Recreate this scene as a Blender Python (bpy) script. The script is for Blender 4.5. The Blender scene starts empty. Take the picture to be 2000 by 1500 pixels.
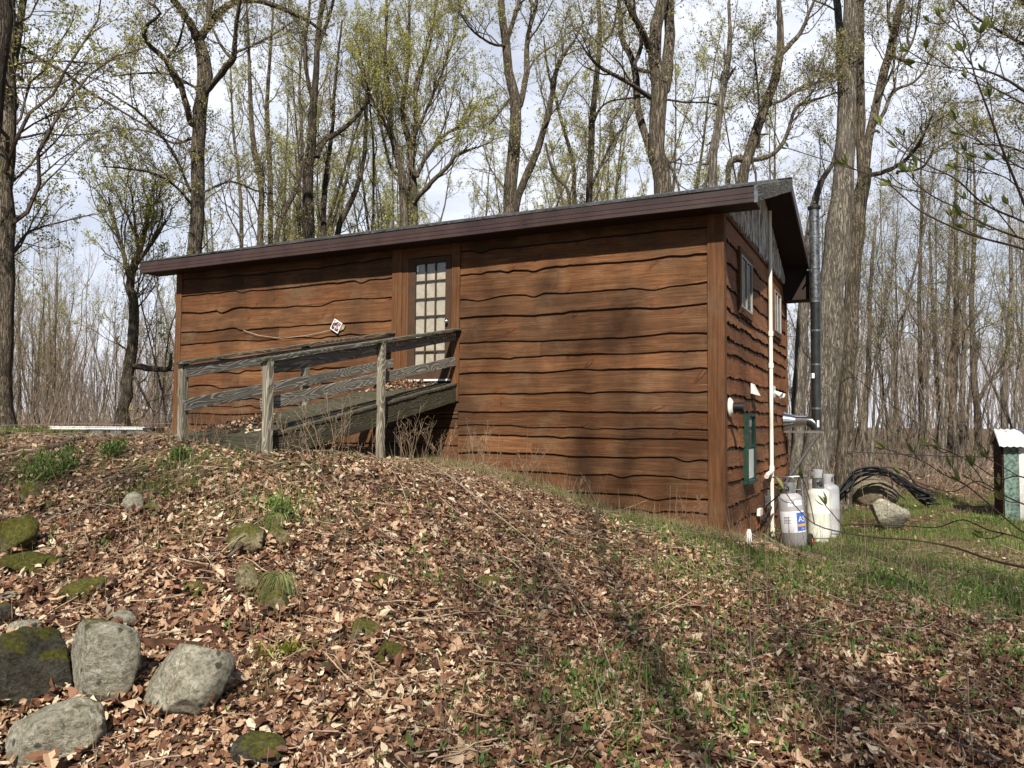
import bpy, bmesh, math, random
import numpy as np
from math import sin, cos, pi, radians, sqrt, atan2
from mathutils import Vector, Matrix, Euler
random.seed(7); RNG = np.random.default_rng(11)
scene = bpy.context.scene
COL = scene.collection

# ------------------------------------------------------------------ camera model (photo pixels 2000x1500)
F, PIT, ROL, TH, EYE = 1503.0, .0505, .009, .465, 1.65
C = np.array([2.90, 10.63, 0.0])                       # cabin corner
EV = np.array([cos(TH), -sin(TH), 0.0]); BV = np.array([sin(TH), cos(TH), 0.0])
O = np.array([0, 0, EYE])
def ray(px, py):
    du, dv = px - 1000, py - 750
    c, s = cos(ROL), sin(ROL)
    u = du * c + dv * s; v = -du * s + dv * c
    return np.array([u / F, cos(PIT) + v / F * sin(PIT), sin(PIT) - v / F * cos(PIT)])
def at(px, py, Y):
    d = ray(px, py); return O + d * (Y / d[1])
def HW(x, y, z): return C + EV * x + BV * y + np.array([0, 0, z])
def loc(P):
    q = np.asarray(P) - C; return np.array([q @ EV, q @ BV, P[2]])
def onfront(px, py, w=0.):
    d = ray(px, py); t = ((C - BV * w - O) @ BV) / (d @ BV); return loc(O + d * t)
def onx(px, py, x0=0.):
    d = ray(px, py); t = ((C + EV * x0 - O) @ EV) / (d @ EV); return loc(O + d * t)

# ------------------------------------------------------------------ numeric noise
def _h(ix, iy, iz, seed):
    n = (ix * 374761393 + iy * 668265263 + iz * 2147483647 + seed * 1274126177) & 0xffffffff
    n = ((n ^ (n >> 13)) * 1274126177) & 0xffffffff
    n = n ^ (n >> 16)
    return (n & 0xffff) / 65535.0
def vnoise(p, seed=0):
    p = np.asarray(p, float); i = np.floor(p).astype(np.int64); f = p - i; f = f * f * (3 - 2 * f)
    r = 0
    for dx in (0, 1):
        for dy in (0, 1):
            for dz in (0, 1):
                w = (f[..., 0] if dx else 1 - f[..., 0]) * (f[..., 1] if dy else 1 - f[..., 1]) * (f[..., 2] if dz else 1 - f[..., 2])
                r = r + w * _h(i[..., 0] + dx, i[..., 1] + dy, i[..., 2] + dz, seed)
    return r * 2 - 1
def fbm(p, oct=4, seed=0):
    p = np.asarray(p, float); r = 0; a = .5
    for o in range(oct): r = r + a * vnoise(p * 2 ** o, seed + o); a *= .5
    return r

# ------------------------------------------------------------------ mesh helpers
def link(o, parent=None):
    COL.objects.link(o)
    if parent is not None: o.parent = parent
    return o
def mesh_np(name, V, faces, mats, parent=None, smooth=False, mi=None):
    """faces: list of int arrays (n,k)"""
    me = bpy.data.meshes.new(name)
    V = np.asarray(V, np.float32)
    faces = [np.asarray(f, np.int32) for f in faces if len(f)]
    me.vertices.add(len(V)); me.vertices.foreach_set('co', V.ravel())
    nl = sum(f.size for f in faces); npoly = sum(len(f) for f in faces)
    me.loops.add(nl); me.polygons.add(npoly)
    me.loops.foreach_set('vertex_index', np.concatenate([f.ravel() for f in faces]))
    tot = np.concatenate([np.full(len(f), f.shape[1], np.int32) for f in faces])
    st = np.concatenate([[0], np.cumsum(tot)[:-1]]).astype(np.int32)
    me.polygons.foreach_set('loop_start', st)
    try: me.polygons.foreach_set('loop_total', tot)
    except Exception: pass
    if mi is not None: me.polygons.foreach_set('material_index', np.asarray(mi, np.int32))
    me.polygons.foreach_set('use_smooth', np.full(npoly, bool(smooth)))
    for m in (mats if isinstance(mats, (list, tuple)) else [mats]): me.materials.append(m)
    me.update(calc_edges=True); me.validate()
    return link(bpy.data.objects.new(name, me), parent)
class MB:
    """collects shapes into one mesh"""
    def __init__(s): s.v = []; s.f = []; s.m = []
    def add(s, vs, fs, m=0):
        b = len(s.v); s.v += [tuple(map(float, q)) for q in vs]
        for f in fs: s.f.append([b + i for i in f]); s.m.append(m)
    def box(s, x0, x1, y0, y1, z0, z1, m=0):
        s.add([(x0,y0,z0),(x1,y0,z0),(x1,y1,z0),(x0,y1,z0),(x0,y0,z1),(x1,y0,z1),(x1,y1,z1),(x0,y1,z1)],
              [(3,2,1,0),(4,5,6,7),(0,1,5,4),(1,2,6,5),(2,3,7,6),(3,0,4,7)], m)
    def hexa(s, p, m=0):  # 8 pts bottom 4 ccw, top 4
        s.add(p, [(3,2,1,0),(4,5,6,7),(0,1,5,4),(1,2,6,5),(2,3,7,6),(3,0,4,7)], m)
    def tube(s, pts, r, n=10, m=0, cap=True):
        pts = [Vector(p) for p in pts]; k = len(pts)
        rr = r if isinstance(r, (list, tuple)) else [r] * k
        b = len(s.v); up = None
        for i, p in enumerate(pts):
            t = (pts[min(i+1,k-1)] - pts[max(i-1,0)]).normalized()
            if up is None:
                up = Vector((0,0,1)) if abs(t.z) < .9 else Vector((1,0,0))
            a = (up - t * up.dot(t)).normalized(); c = t.cross(a); up = a
            for j in range(n):
                q = p + (a * cos(2*pi*j/n) + c * sin(2*pi*j/n)) * rr[i]; s.v.append(tuple(q))
        for i in range(k-1):
            for j in range(n):
                s.f.append([b+i*n+j, b+i*n+(j+1)%n, b+(i+1)*n+(j+1)%n, b+(i+1)*n+j]); s.m.append(m)
        if cap:
            s.f.append([b+j for j in range(n)][::-1]); s.m.append(m)
            s.f.append([b+(k-1)*n+j for j in range(n)]); s.m.append(m)
    def lathe(s, prof, n=32, m=0, c=(0,0,0)):
        b = len(s.v); k = len(prof)
        for (r, z) in prof:
            for j in range(n): s.v.append((c[0]+r*cos(2*pi*j/n), c[1]+r*sin(2*pi*j/n), c[2]+z))
        for i in range(k-1):
            for j in range(n):
                s.f.append([b+i*n+j, b+i*n+(j+1)%n, b+(i+1)*n+(j+1)%n, b+(i+1)*n+j]); s.m.append(m)
    def build(s, name, mats, parent=None, smooth=False, bevel=0, loc=None, rot=None):
        me = bpy.data.meshes.new(name); me.from_pydata(s.v, [], s.f)
        for m in (mats if isinstance(mats, (list, tuple)) else [mats]): me.materials.append(m)
        me.polygons.foreach_set('material_index', s.m)
        if smooth: me.polygons.foreach_set('use_smooth', [True]*len(s.f))
        me.update(); o = link(bpy.data.objects.new(name, me), parent)
        if loc is not None: o.location = loc
        if rot is not None: o.rotation_euler = rot
        if bevel:
            bm = bmesh.new(); bm.from_mesh(me)
            bmesh.ops.bevel(bm, geom=bm.edges[:], offset=bevel, segments=1, affect='EDGES', clamp_overlap=True)
            bm.to_mesh(me); bm.free()
        if smooth:
            try: me.set_sharp_from_angle(angle=radians(40))
            except Exception: pass
        return o
def tag(o, label=None, cat=None, group=None, kind=None):
    if label: o['label'] = label
    if cat: o['category'] = cat
    if group: o['group'] = group
    if kind: o['kind'] = kind
    return o
def thing(name, label, cat, locn=(0,0,0), rotz=0, group=None, rot=None):
    o = bpy.data.objects.new(name, None); o.empty_display_size = .2; COL.objects.link(o)
    o.location = locn; o.rotation_euler = rot if rot else (0,0,rotz)
    return tag(o, label, cat, group)
def plank(name, p0, p1, h, t, mat, parent=None, roll=0, ends=0, bev=.006):
    """board from p0 to p1 (local coords of parent): own x runs along it, h in local z, t in local y"""
    p0, p1 = Vector(p0), Vector(p1); d = p1 - p0; L = d.length; x = d.normalized()
    z = Vector((0,0,1)); z = (z - x * z.dot(x))
    if z.length < 1e-3: z = Vector((0,1,0))
    z.normalize(); y = z.cross(x)
    n = max(2, int(L / .18)); m = MB(); sd = random.random() * 50
    ring = []
    for i in range(n + 1):
        xx = L * i / n - L / 2
        w = .0035 * (vnoise(np.array([sd + xx * 2, 0, 0])))
        w2 = .0035 * (vnoise(np.array([sd + xx * 2, 9, 0])))
        ring.append([(xx, -t/2 + w, -h/2 + w2), (xx, t/2 + w, -h/2 + w2), (xx, t/2 + w, h/2 + w2), (xx, -t/2 + w, h/2 + w2)])
    vs = [q for r in ring for q in r]; fs = []
    for i in range(n):
        a = i * 4; c = a + 4
        for j in range(4): fs.append((a + j, c + j, c + (j + 1) % 4, a + (j + 1) % 4))
    fs.append((0, 1, 2, 3)); fs.append((n*4+3, n*4+2, n*4+1, n*4))
    fs = [f[::-1] for f in fs]
    m.add(vs, fs); o = m.build(name, mat, parent)
    bm = bmesh.new(); bm.from_mesh(o.data); bmesh.ops.recalc_face_normals(bm, faces=bm.faces[:])
    ed = [e for e in bm.edges if len(e.link_faces) == 2 and e.calc_face_angle(0) > .8]
    if bev: bmesh.ops.bevel(bm, geom=ed, offset=bev, segments=2, affect='EDGES', clamp_overlap=True)
    bm.to_mesh(o.data); bm.free()
    M = Matrix((x, y, z)).transposed().to_4x4(); 
    if roll: M = M @ Matrix.Rotation(roll, 4, 'X')
    M.translation = (p0 + p1) / 2; o.matrix_local = M
    return o
def tubes_np(P, R, sides=5):
    """P (N,K,3) R (N,K) -> verts, quads"""
    N, K, _ = P.shape
    T = np.empty_like(P); T[:, 1:-1] = P[:, 2:] - P[:, :-2]; T[:, 0] = P[:, 1] - P[:, 0]; T[:, -1] = P[:, -1] - P[:, -2]
    T /= np.linalg.norm(T, axis=2, keepdims=True) + 1e-9
    D = P[:, -1] - P[:, 0]; ax = np.argmin(np.abs(D), axis=1)
    ref = np.eye(3)[ax][:, None, :]
    A = np.cross(T, np.broadcast_to(ref, T.shape)); A /= np.linalg.norm(A, axis=2, keepdims=True) + 1e-9
    B = np.cross(T, A)
    an = np.arange(sides) * 2 * pi / sides
    V = P[:, :, None, :] + R[:, :, None, None] * (A[:, :, None, :] * np.cos(an)[None, None, :, None] + B[:, :, None, :] * np.sin(an)[None, None, :, None])
    idx = np.arange(N * K * sides).reshape(N, K, sides)
    a = idx[:, :-1, :]; d = idx[:, 1:, :]
    Q = np.stack([a, np.roll(a, -1, 2), np.roll(d, -1, 2), d], -1).reshape(-1, 4)
    return V.reshape(-1, 3), Q
def resample(pts, n):
    """pts (k,4): xyz+r, Catmull-ish smooth resample"""
    pts = np.asarray(pts, float); k = len(pts)
    if k == 2: t = np.linspace(0, 1, n)[:, None]; return pts[0] * (1 - t) + pts[1] * t
    ext = np.vstack([2 * pts[0] - pts[1], pts, 2 * pts[-1] - pts[-2]])
    seg = np.linalg.norm(np.diff(pts[:, :3], axis=0), axis=1); s = np.concatenate([[0], np.cumsum(seg)]); s /= s[-1]
    u = np.linspace(0, 1, n); out = []
    for q in u:
        i = min(np.searchsorted(s, q, 'right') - 1, k - 2); t = (q - s[i]) / (s[i+1] - s[i] + 1e-9)
        p0, p1, p2, p3 = ext[i], ext[i+1], ext[i+2], ext[i+3]
        out.append(.5 * (2*p1 + (p2-p0)*t + (2*p0-5*p1+4*p2-p3)*t*t + (3*p1-p0-3*p2+p3)*t**3))
    out = np.array(out); out[:, 3] = np.maximum(out[:, 3], .002); return out

# ------------------------------------------------------------------ materials
class NT:
    def __init__(s, name):
        s.mat = bpy.data.materials.new(name); s.mat.use_nodes = True; s.t = s.mat.node_tree; s.t.nodes.clear()
        s.out = s.n('ShaderNodeOutputMaterial'); s.b = s.n('ShaderNodeBsdfPrincipled'); s.l(s.b.outputs[0], s.out.inputs[0])
    def n(s, typ, **kw):
        nd = s.t.nodes.new(typ)
        for k, v in kw.items(): setattr(nd, k, v)
        return nd
    def l(s, a, b): s.t.links.new(a, b)
    def set(s, nd, **kw):
        for k, v in kw.items():
            if isinstance(v, bpy.types.NodeSocket): s.l(v, nd.inputs[k])
            else: nd.inputs[k].default_value = v
        return nd
    def coord(s, kind='Object', scale=(1,1,1), off=None):
        tc = s.n('ShaderNodeTexCoord'); v = tc.outputs[kind]
        if off is not None:
            a = s.n('ShaderNodeVectorMath', operation='ADD'); s.l(v, a.inputs[0]); s.l(off, a.inputs[1]); v = a.outputs[0]
        m = s.n('ShaderNodeMapping'); s.l(v, m.inputs[0]); m.inputs['Scale'].default_value = scale; return m.outputs[0]
    def noise(s, vec, scale=5, detail=4, rough=.55, dist=0):
        nd = s.n('ShaderNodeTexNoise'); s.l(vec, nd.inputs['Vector']); s.set(nd, Scale=scale, Detail=detail, Roughness=rough, Distortion=dist); return nd.outputs['Fac']
    def ramp(s, fac, stops, interp='LINEAR'):
        r = s.n('ShaderNodeValToRGB'); r.color_ramp.interpolation = interp; s.l(fac, r.inputs[0]); e = r.color_ramp.elements
        while len(e) < len(stops): e.new(.5)
        for i, (p, c) in enumerate(stops):
            e[i].position = p; e[i].color = (c[0], c[1], c[2], 1) if not isinstance(c, (int, float)) else (c, c, c, 1)
        return r.outputs[0]
    def mix(s, fac, a, b, bt='MIX'):
        m = s.n('ShaderNodeMix', data_type='RGBA', blend_type=bt)
        for sock, v in ((m.inputs[0], fac), (m.inputs[6], a), (m.inputs[7], b)):
            if isinstance(v, bpy.types.NodeSocket): s.l(v, sock)
            else: sock.default_value = v if isinstance(v, (int, float)) else (*v, 1)
        return m.outputs[2]
    def math(s, op, a, b=0., clamp=False):
        m = s.n('ShaderNodeMath', operation=op); m.use_clamp = clamp
        for i, v in enumerate((a, b)):
            if isinstance(v, bpy.types.NodeSocket): s.l(v, m.inputs[i])
            else: m.inputs[i].default_value = v
        return m.outputs[0]
    def bump(s, h, strength=.5, dist=.01):
        b = s.n('ShaderNodeBump'); s.l(h, b.inputs['Height']); s.set(b, Strength=strength, Distance=dist); s.l(b.outputs[0], s.b.inputs['Normal'])
    def fin(s, col=None, rough=.8, metal=0, spec=.3):
        if col is not None:
            if isinstance(col, bpy.types.NodeSocket): s.l(col, s.b.inputs['Base Color'])
            else: s.b.inputs['Base Color'].default_value = (*col, 1)
        for k, v in (('Roughness', rough), ('Metallic', metal), ('Specular IOR Level', spec)):
            if isinstance(v, bpy.types.NodeSocket): s.l(v, s.b.inputs[k])
            else: s.b.inputs[k].default_value = v
        return s.mat
    def orand(s, k=60.):
        oi = s.n('ShaderNodeObjectInfo'); return s.math('MULTIPLY', oi.outputs['Random'], k)
    def irand(s): return s.n('ShaderNodeNewGeometry').outputs['Random Per Island']
    def xz(s, v):
        a = s.n('ShaderNodeSeparateXYZ'); s.l(v, a.inputs[0]); b = s.n('ShaderNodeCombineXYZ'); s.l(a.outputs[0], b.inputs[0]); s.l(a.outputs[2], b.inputs[1]); return b.outputs[0]
    def nz(s):
        g = s.n('ShaderNodeNewGeometry'); x = s.n('ShaderNodeSeparateXYZ'); s.l(g.outputs['Normal'], x.inputs[0]); return x.outputs[2]

def mat_plain(name, col, rough=.6, metal=0, spec=.4, var=.12, scale=8, bump=0):
    t = NT(name); c = t.coord()
    n = t.noise(c, scale, 5, .6)
    d = tuple(v * (1 - var * 2) for v in col); u = tuple(min(1, v * (1 + var)) for v in col)
    if bump: t.bump(n, bump, .01)
    return t.fin(t.ramp(n, [(.3, d), (.7, u)]), rough, metal, spec)
def mat_siding(name, base, light, dark, grime=.5):
    t = NT(name)
    ir = t.irand(); off = t.n('ShaderNodeCombineXYZ'); t.l(t.math('MULTIPLY', ir, 37.), off.inputs[0]); t.l(t.math('MULTIPLY', ir, 3.), off.inputs[2])
    c = t.coord('Object', (1, 1, 1), off.outputs[0])
    cg = t.coord('Object', (.8, 12, 15), off.outputs[0])
    warp = t.noise(cg, 1.2, 5, .6, 1.2)
    fine = t.noise(t.coord('Object', (3, 60, 70), off.outputs[0]), 1.6, 3, .6)
    # knots
    mpk = t.n('ShaderNodeMapping'); t.l(t.coord('Object', (1, .01, 1), off.outputs[0]), mpk.inputs[0]); mpk.inputs['Rotation'].default_value = (0, .8, 0)
    wn = t.n('ShaderNodeTexNoise'); t.l(t.coord('Object', (1, 1, 1), off.outputs[0]), wn.inputs['Vector']); t.set(wn, Scale=1.1, Detail=1.); ws = t.n('ShaderNodeVectorMath', operation='MULTIPLY_ADD'); t.l(wn.outputs['Color'], ws.inputs[0]); ws.inputs[1].default_value = (.5, .5, .5); t.l(mpk.outputs[0], ws.inputs[2])
    mps = t.n('ShaderNodeMapping'); t.l(ws.outputs[0], mps.inputs[0]); mps.inputs['Scale'].default_value = (.95, 1, 3.3); kv = t.xz(mps.outputs[0])
    vo = t.n('ShaderNodeTexVoronoi', feature='F1', voronoi_dimensions='2D'); t.l(kv, vo.inputs['Vector']); t.set(vo, Scale=1.0, Randomness=1.0)
    ks = t.n('ShaderNodeSeparateColor'); t.l(vo.outputs['Color'], ks.inputs[0])
    kd = t.math('ADD', t.math('MULTIPLY', vo.outputs['Distance'], t.math('ADD', .7, t.math('MULTIPLY', ks.outputs[1], 1.1))), t.math('MULTIPLY', t.math('GREATER_THAN', ks.outputs[0], .42), 5.))
    kn = t.ramp(t.math('ADD', kd, t.math('MULTIPLY', fine, .06)), [(.07, 1.), (.15, 0.)])
    halo = t.ramp(kd, [(.08, 1.), (.30, 0.)])
    col = t.ramp(warp, [(.28, dark), (.5, base), (.75, light)])
    cn = t.noise(t.coord('Object', (.55, 1, 5.), off.outputs[0]), 1.3, 2, .4, .3)
    rings = t.math('SINE', t.math('MULTIPLY', cn, 60.))
    col = t.mix(t.math('MULTIPLY', t.ramp(rings, [(.35, 0.), (.8, 1.)]), .34), col, tuple(v * .5 for v in base))
    col = t.mix(t.math('MULTIPLY', fine, .35), col, tuple(min(1, v * 1.35) for v in light))
    tone = t.ramp(ir, [(0., (.58, .55, .52)), (.35, (1.0, .92, .85)), (.6, (.8, .84, .9)), (1., (1.28, 1.22, 1.15))])
    col = t.mix(1., col, tone, 'MULTIPLY')
    col = t.mix(t.math('MULTIPLY', halo, .35), col, (base[0] * 1.5, base[1] * 1.0, base[2] * .8))
    col = t.mix(t.math('MULTIPLY', kn, .8), col, (.022, .011, .007)); col = t.mix(t.ramp(kd, [(.03, .5), (.07, 0.)]), col, tuple(v * 1.2 for v in light))
    # weather stains, big soft and vertical drips
    st = t.noise(t.coord('Object', (.9, 1, .55)), 1.5, 4, .6)
    col = t.mix(t.math('MULTIPLY', t.ramp(st, [(.46, 0.), (.68, 1.)]), grime * 1.2), col, (.034, .020, .011))
    gr = t.noise(t.coord('Object', (.6, 1, .8)), 2.3, 5, .65)
    col = t.mix(t.math('MULTIPLY', t.ramp(gr, [(.52, 0.), (.72, 1.)]), .38), col, (.20, .135, .075))
    nail = t.n('ShaderNodeTexVoronoi', feature='F1', voronoi_dimensions='2D'); t.l(t.xz(t.coord('Object', (2.2, 1, 5.))), nail.inputs['Vector']); t.set(nail, Scale=1.)
    col = t.mix(t.ramp(nail.outputs['Distance'], [(.020, .5), (.03, 0.)]), col, (.02, .012, .01))
    h = t.math('ADD', t.math('MULTIPLY', warp, .7), t.math('MULTIPLY', fine, .5)); h = t.math('ADD', h, t.math('MULTIPLY', t.ramp(kd, [(.03, 1.), (.12, 0.)]), .9))
    t.bump(h, .8, .016)
    return t.fin(col, .75, 0, .2)
def mat_oldwood(name, base, light, dark, moss=0., ring=26.):
    t = NT(name)
    off = t.n('ShaderNodeCombineXYZ'); r = t.orand(40.); t.l(r, off.inputs[0]); t.l(r, off.inputs[1]); t.l(t.orand(3.), off.inputs[2])
    cn = t.noise(t.coord('Object', (.75, 2., 5.5), off.outputs[0]), 1.4, 1.5, .4, .25)
    wvf = t.ramp(t.math('SINE', t.math('MULTIPLY', cn, ring * 3.2)), [(.05, 0.), (.75, 1.)])
    grain = t.noise(t.coord('Object', (2, 40, 60), off.outputs[0]), 1.5, 4, .65)
    big = t.noise(t.coord('Object', (1.2, 3, 3), off.outputs[0]), 1.6, 4, .6)
    col = t.ramp(wvf, [(.0, dark), (.4, base), (.9, light)])
    col = t.mix(t.math('MULTIPLY', grain, .55), col, tuple(v * .45 for v in base))
    col = t.mix(t.ramp(big, [(.45, 0.), (.75, .6)]), col, tuple(v * .5 for v in base))
    if moss:
        mn = t.noise(t.coord('Object', (3, 6, 6), off.outputs[0]), 2.2, 6, .7)
        col = t.mix(t.ramp(mn, [(.62 - moss * .35, 0.), (.74 - moss * .2, .85)]), col, (.045, .055, .012))
    t.bump(t.math('ADD', wvf, t.math('MULTIPLY', grain, 1.2)), .6, .006)
    return t.fin(col, .9, 0, .15)
def mat_bark(name, dark, light, moss=.25, sc=1., patch=None):
    t = NT(name)
    off = t.n('ShaderNodeCombineXYZ'); r = t.orand(30.); t.l(r, off.inputs[0]); t.l(r, off.inputs[2])
    c1 = t.coord('Object', (9 * sc, 9 * sc, 1.5 * sc), off.outputs[0])
    n1 = t.noise(c1, 1.6, 6, .68, .6)
    rd = t.noise(t.coord('Object', (15 * sc, 15 * sc, 1.5 * sc), off.outputs[0]), 1.5, 4, .6, .9)
    crack = t.ramp(t.math('ABSOLUTE', t.math('SUBTRACT', rd, .5)), [(.0, 0.), (.06, .75), (.12, 1.)])
    col = t.ramp(n1, [(.3, dark), (.7, light)])
    col = t.mix(crack, tuple(v * .45 for v in dark), col)
    n2 = t.noise(t.coord('Object', (1, 1, .5), off.outputs[0]), 1.7, 5, .65)
    if patch: col = t.mix(t.ramp(n2, [(.52, 0.), (.62, .8)]), col, patch)
    n3 = t.noise(t.coord('Object', (1.2, 1.2, .7), off.outputs[0]), 2.2, 6, .7)
    col = t.mix(t.ramp(n3, [(.62 - moss * .3, 0.), (.8 - moss * .2, .75)]), col, (.06, .065, .018))
    t.bump(t.math('ADD', t.math('MULTIPLY', crack, 1.), n1), .9, .03)
    return t.fin(col, .92, 0, .1)
def mat_leaf(name, stops, trans=.35, rough=.65, spec=.25):
    t = NT(name); col = t.ramp(t.irand(), stops, 'LINEAR')
    n = t.noise(t.coord('Object'), 25, 3, .6); col = t.mix(t.math('MULTIPLY', n, .45), col, (.03, .02, .012))
    t.fin(col, rough, 0, spec)
    if trans:
        tr = t.n('ShaderNodeBsdfTranslucent'); t.l(col, tr.inputs[0]); mx = t.n('ShaderNodeMixShader'); mx.inputs[0].default_value = trans
        t.l(t.b.outputs[0], mx.inputs[1]); t.l(tr.outputs[0], mx.inputs[2]); t.l(mx.outputs[0], t.out.inputs[0])
    return t.mat
def mat_rock(name, base, light, dark, moss):
    t = NT(name); off = t.n('ShaderNodeCombineXYZ'); r = t.orand(30.); t.l(r, off.inputs[0]); t.l(r, off.inputs[1])
    n1 = t.noise(t.coord('Object', (1, 1, 1.6), off.outputs[0]), 8, 8, .75)
    n2 = t.noise(t.coord('Object', (1, 1, 1), off.outputs[0]), 38, 5, .75)
    n3 = t.noise(t.coord('Object', (1, 1, 1), off.outputs[0]), 4.2, 7, .7, .5)
    col = t.ramp(n1, [(.3, dark), (.5, base), (.68, light)])
    col = t.mix(t.math('MULTIPLY', t.ramp(n2, [(.38, 1.), (.56, 0.)]), .75), col, tuple(v * .5 for v in dark))
    vo = t.n('ShaderNodeTexVoronoi', feature='F1'); t.l(t.coord('Object', (1, 1, 1), off.outputs[0]), vo.inputs['Vector']); t.set(vo, Scale=9.)
    col = t.mix(t.ramp(t.math('ADD', vo.outputs['Distance'], t.math('MULTIPLY', n2, .25)), [(.25, .9), (.31, 0.)]), col, (.06, .062, .05))
    up = t.nz(); f = t.math('ADD', n3, t.math('MULTIPLY', up, .18))
    a = .86 - moss * .52
    mc = t.ramp(n2, [(.3, (.032, .036, .007)), (.52, (.085, .082, .016)), (.72, (.18, .16, .03))])
    col = t.mix(t.ramp(f, [(a - .07, 0.), (a + .05, .95)]), col, mc)
    t.bump(t.math('ADD', n1, t.math('MULTIPLY', n2, .55)), 1., .04)
    return t.fin(col, .95, 0, .15)

M = {}
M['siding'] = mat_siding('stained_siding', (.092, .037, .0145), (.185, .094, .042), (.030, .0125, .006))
M['siding_side_bright'] = mat_siding('stained_siding_side_bright', (.18, .071, .029), (.28, .13, .058), (.085, .034, .014), .1)  # same siding, brightness put into the colour where the sun only grazes
M['bark_edge'] = mat_plain('bark_edge', (.028, .014, .008), .95, 0, .1, .3, 30, .5)
M['trim'] = mat_siding('stained_trim', (.095, .040, .016), (.145, .07, .031), (.045, .019, .008), .3)
M['fascia'] = mat_plain('brown_aluminium', (.050, .028, .024), .42, 0, .5, .16, 3)
M['soffit'] = mat_plain('brown_soffit', (.025, .014, .011), .7, 0, .3)
M['sheath'] = mat_plain('dark_sheathing', (.03, .014, .008), .9, 0, .1)
M['roofmetal'] = mat_plain('ribbed_roof_metal', (.10, .10, .095), .5, .3, .4, .5, 4)
M['grey_fascia'] = mat_oldwood('weathered_fascia', (.14, .135, .125), (.22, .21, .195), (.06, .057, .052), 0, 34)
M['rail'] = mat_oldwood('weathered_rail', (.25, .235, .20), (.37, .35, .305), (.125, .115, .098), .1, 34)
M['post'] = mat_oldwood('weathered_post', (.30, .27, .21), (.42, .385, .31), (.17, .15, .115), .18, 36)
M['deck'] = mat_oldwood('mossy_deck', (.085, .075, .055), (.125, .11, .083), (.05, .043, .034), .42, 34)
M['cap'] = mat_oldwood('mossy_cap', (.18, .17, .14), (.26, .245, .205), (.09, .085, .068), .36, 36)
M['sash'] = mat_plain('greyed_vinyl', (.30, .29, .275), .5, 0, .4, .1)
M['white'] = mat_plain('white_vinyl', (.72, .71, .67), .45, 0, .4, .05)
M['pvc'] = mat_plain('white_pvc', (.80, .76, .66), .4, 0, .4, .05, 3)
M['black'] = mat_plain('black_plastic', (.012, .012, .013), .45, 0, .4)
M['darksash'] = mat_plain('dark_door_wood', (.06, .032, .018), .7, 0, .3)
M['green'] = mat_plain('green_paint', (.013, .055, .036), .55, 0, .4, .25, 9)
M['chrome'] = mat_plain('bright_steel', (.75, .75, .76), .18, 1, .5, .06)
M['galv'] = mat_plain('galvanised_steel', (.33, .345, .36), .36, .85, .5, .3, 14)
M['flue'] = mat_plain('dull_flue_steel', (.20, .21, .22), .42, .8, .5, .45, 18)
M['pipe_dark'] = mat_plain('dark_stovepipe', (.075, .08, .08), .33, .75, .5, .2, 5)
M['tank_grey'] = mat_plain('grey_tank_paint', (.36, .35, .355), .4, .15, .5, .06, 4)
M['tank_lt'] = mat_plain('light_grey_tank_paint', (.55, .55, .57), .4, .1, .5, .06, 4)
def mat_tank(name, c0):
    t = NT(name); st = t.noise(t.coord('Object', (9, 9, 1.2)), 2.2, 6, .7); sp = t.noise(t.coord('Object', (1, 1, 1)), 26, 5, .75); big = t.noise(t.coord('Object'), 3.5, 5, .6)
    col = t.mix(t.ramp(big, [(.35, .0), (.7, .35)]), c0, tuple(v * .7 for v in c0)); col = t.mix(t.ramp(st, [(.55, 0.), (.75, .5)]), col, (.22, .19, .14)); col = t.mix(t.ramp(sp, [(.66, 0.), (.72, .85)]), col, (.16, .065, .025))
    return t.fin(col, .45, .05, .4)
M['tank_grey'] = mat_tank('scuffed_grey_tank_paint', (.36, .35, .355)); M['tank_lt'] = mat_tank('scuffed_light_tank_paint', (.58, .58, .59))
M['steel'] = mat_plain('worn_steel', (.42, .42, .42), .35, .8, .5, .2, 12)
M['label_w'] = mat_plain('white_label', (.80, .81, .83), .45, 0, .4, .03)
M['label_b'] = mat_plain('blue_label', (.05, .13, .50), .45, 0, .4, .08)
M['label_o'] = mat_plain('orange_label', (.85, .38, .04), .45, 0, .4, .05)
M['ink'] = mat_plain('label_ink', (.06, .06, .07), .6)
M['orange'] = mat_plain('orange_hub', (.75, .12, .02), .4)
M['rubber'] = mat_plain('tyre_rubber', (.015, .015, .015), .8)
M['cable'] = mat_plain('black_cable', (.014, .014, .016), .5, 0, .4)
M['twine'] = mat_plain('pale_twine', (.5, .42, .33), .8)
M['purple'] = mat_plain('grey_wire', (.20, .17, .20), .7)
M['rust'] = mat_plain('rusty_band', (.085, .042, .026), .8, .1, .2, .35, 12, .4)
M['brownwall'] = mat_oldwood('brown_shed_boards', (.075, .035, .022), (.12, .06, .038), (.03, .015, .01), 0, 12)
M['greenwall'] = mat_plain('flaking_green_paint', (.17, .25, .21), .75, 0, .3, .45, 14, .3)
M['whitewall'] = mat_plain('flaking_white_paint', (.74, .73, .70), .7, 0, .3, .12, 12, .3)
t = NT('lichen_tank_paint'); n = t.noise(t.coord('Object', (5, 5, 1.1)), 2.2, 7, .7); n2 = t.noise(t.coord('Object', (14, 14, 4)), 2, 5, .7)
c = t.ramp(n, [(.38, (.76, .76, .71)), (.64, (.66, .68, .55)), (.82, (.34, .36, .2))]); c = t.mix(t.ramp(n2, [(.62, 0.), (.72, .6)]), c, (.3, .29, .24)); M['tank_white'] = t.fin(c, .5, 0, .4)
t = NT('corrugated_white'); n = t.noise(t.coord('Object'), 7, 6, .7); M['corr'] = t.fin(t.ramp(n, [(.35, (.75, .76, .77)), (.6, (.55, .56, .55)), (.72, (.2, .19, .16))]), .5, .1, .4)
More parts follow.
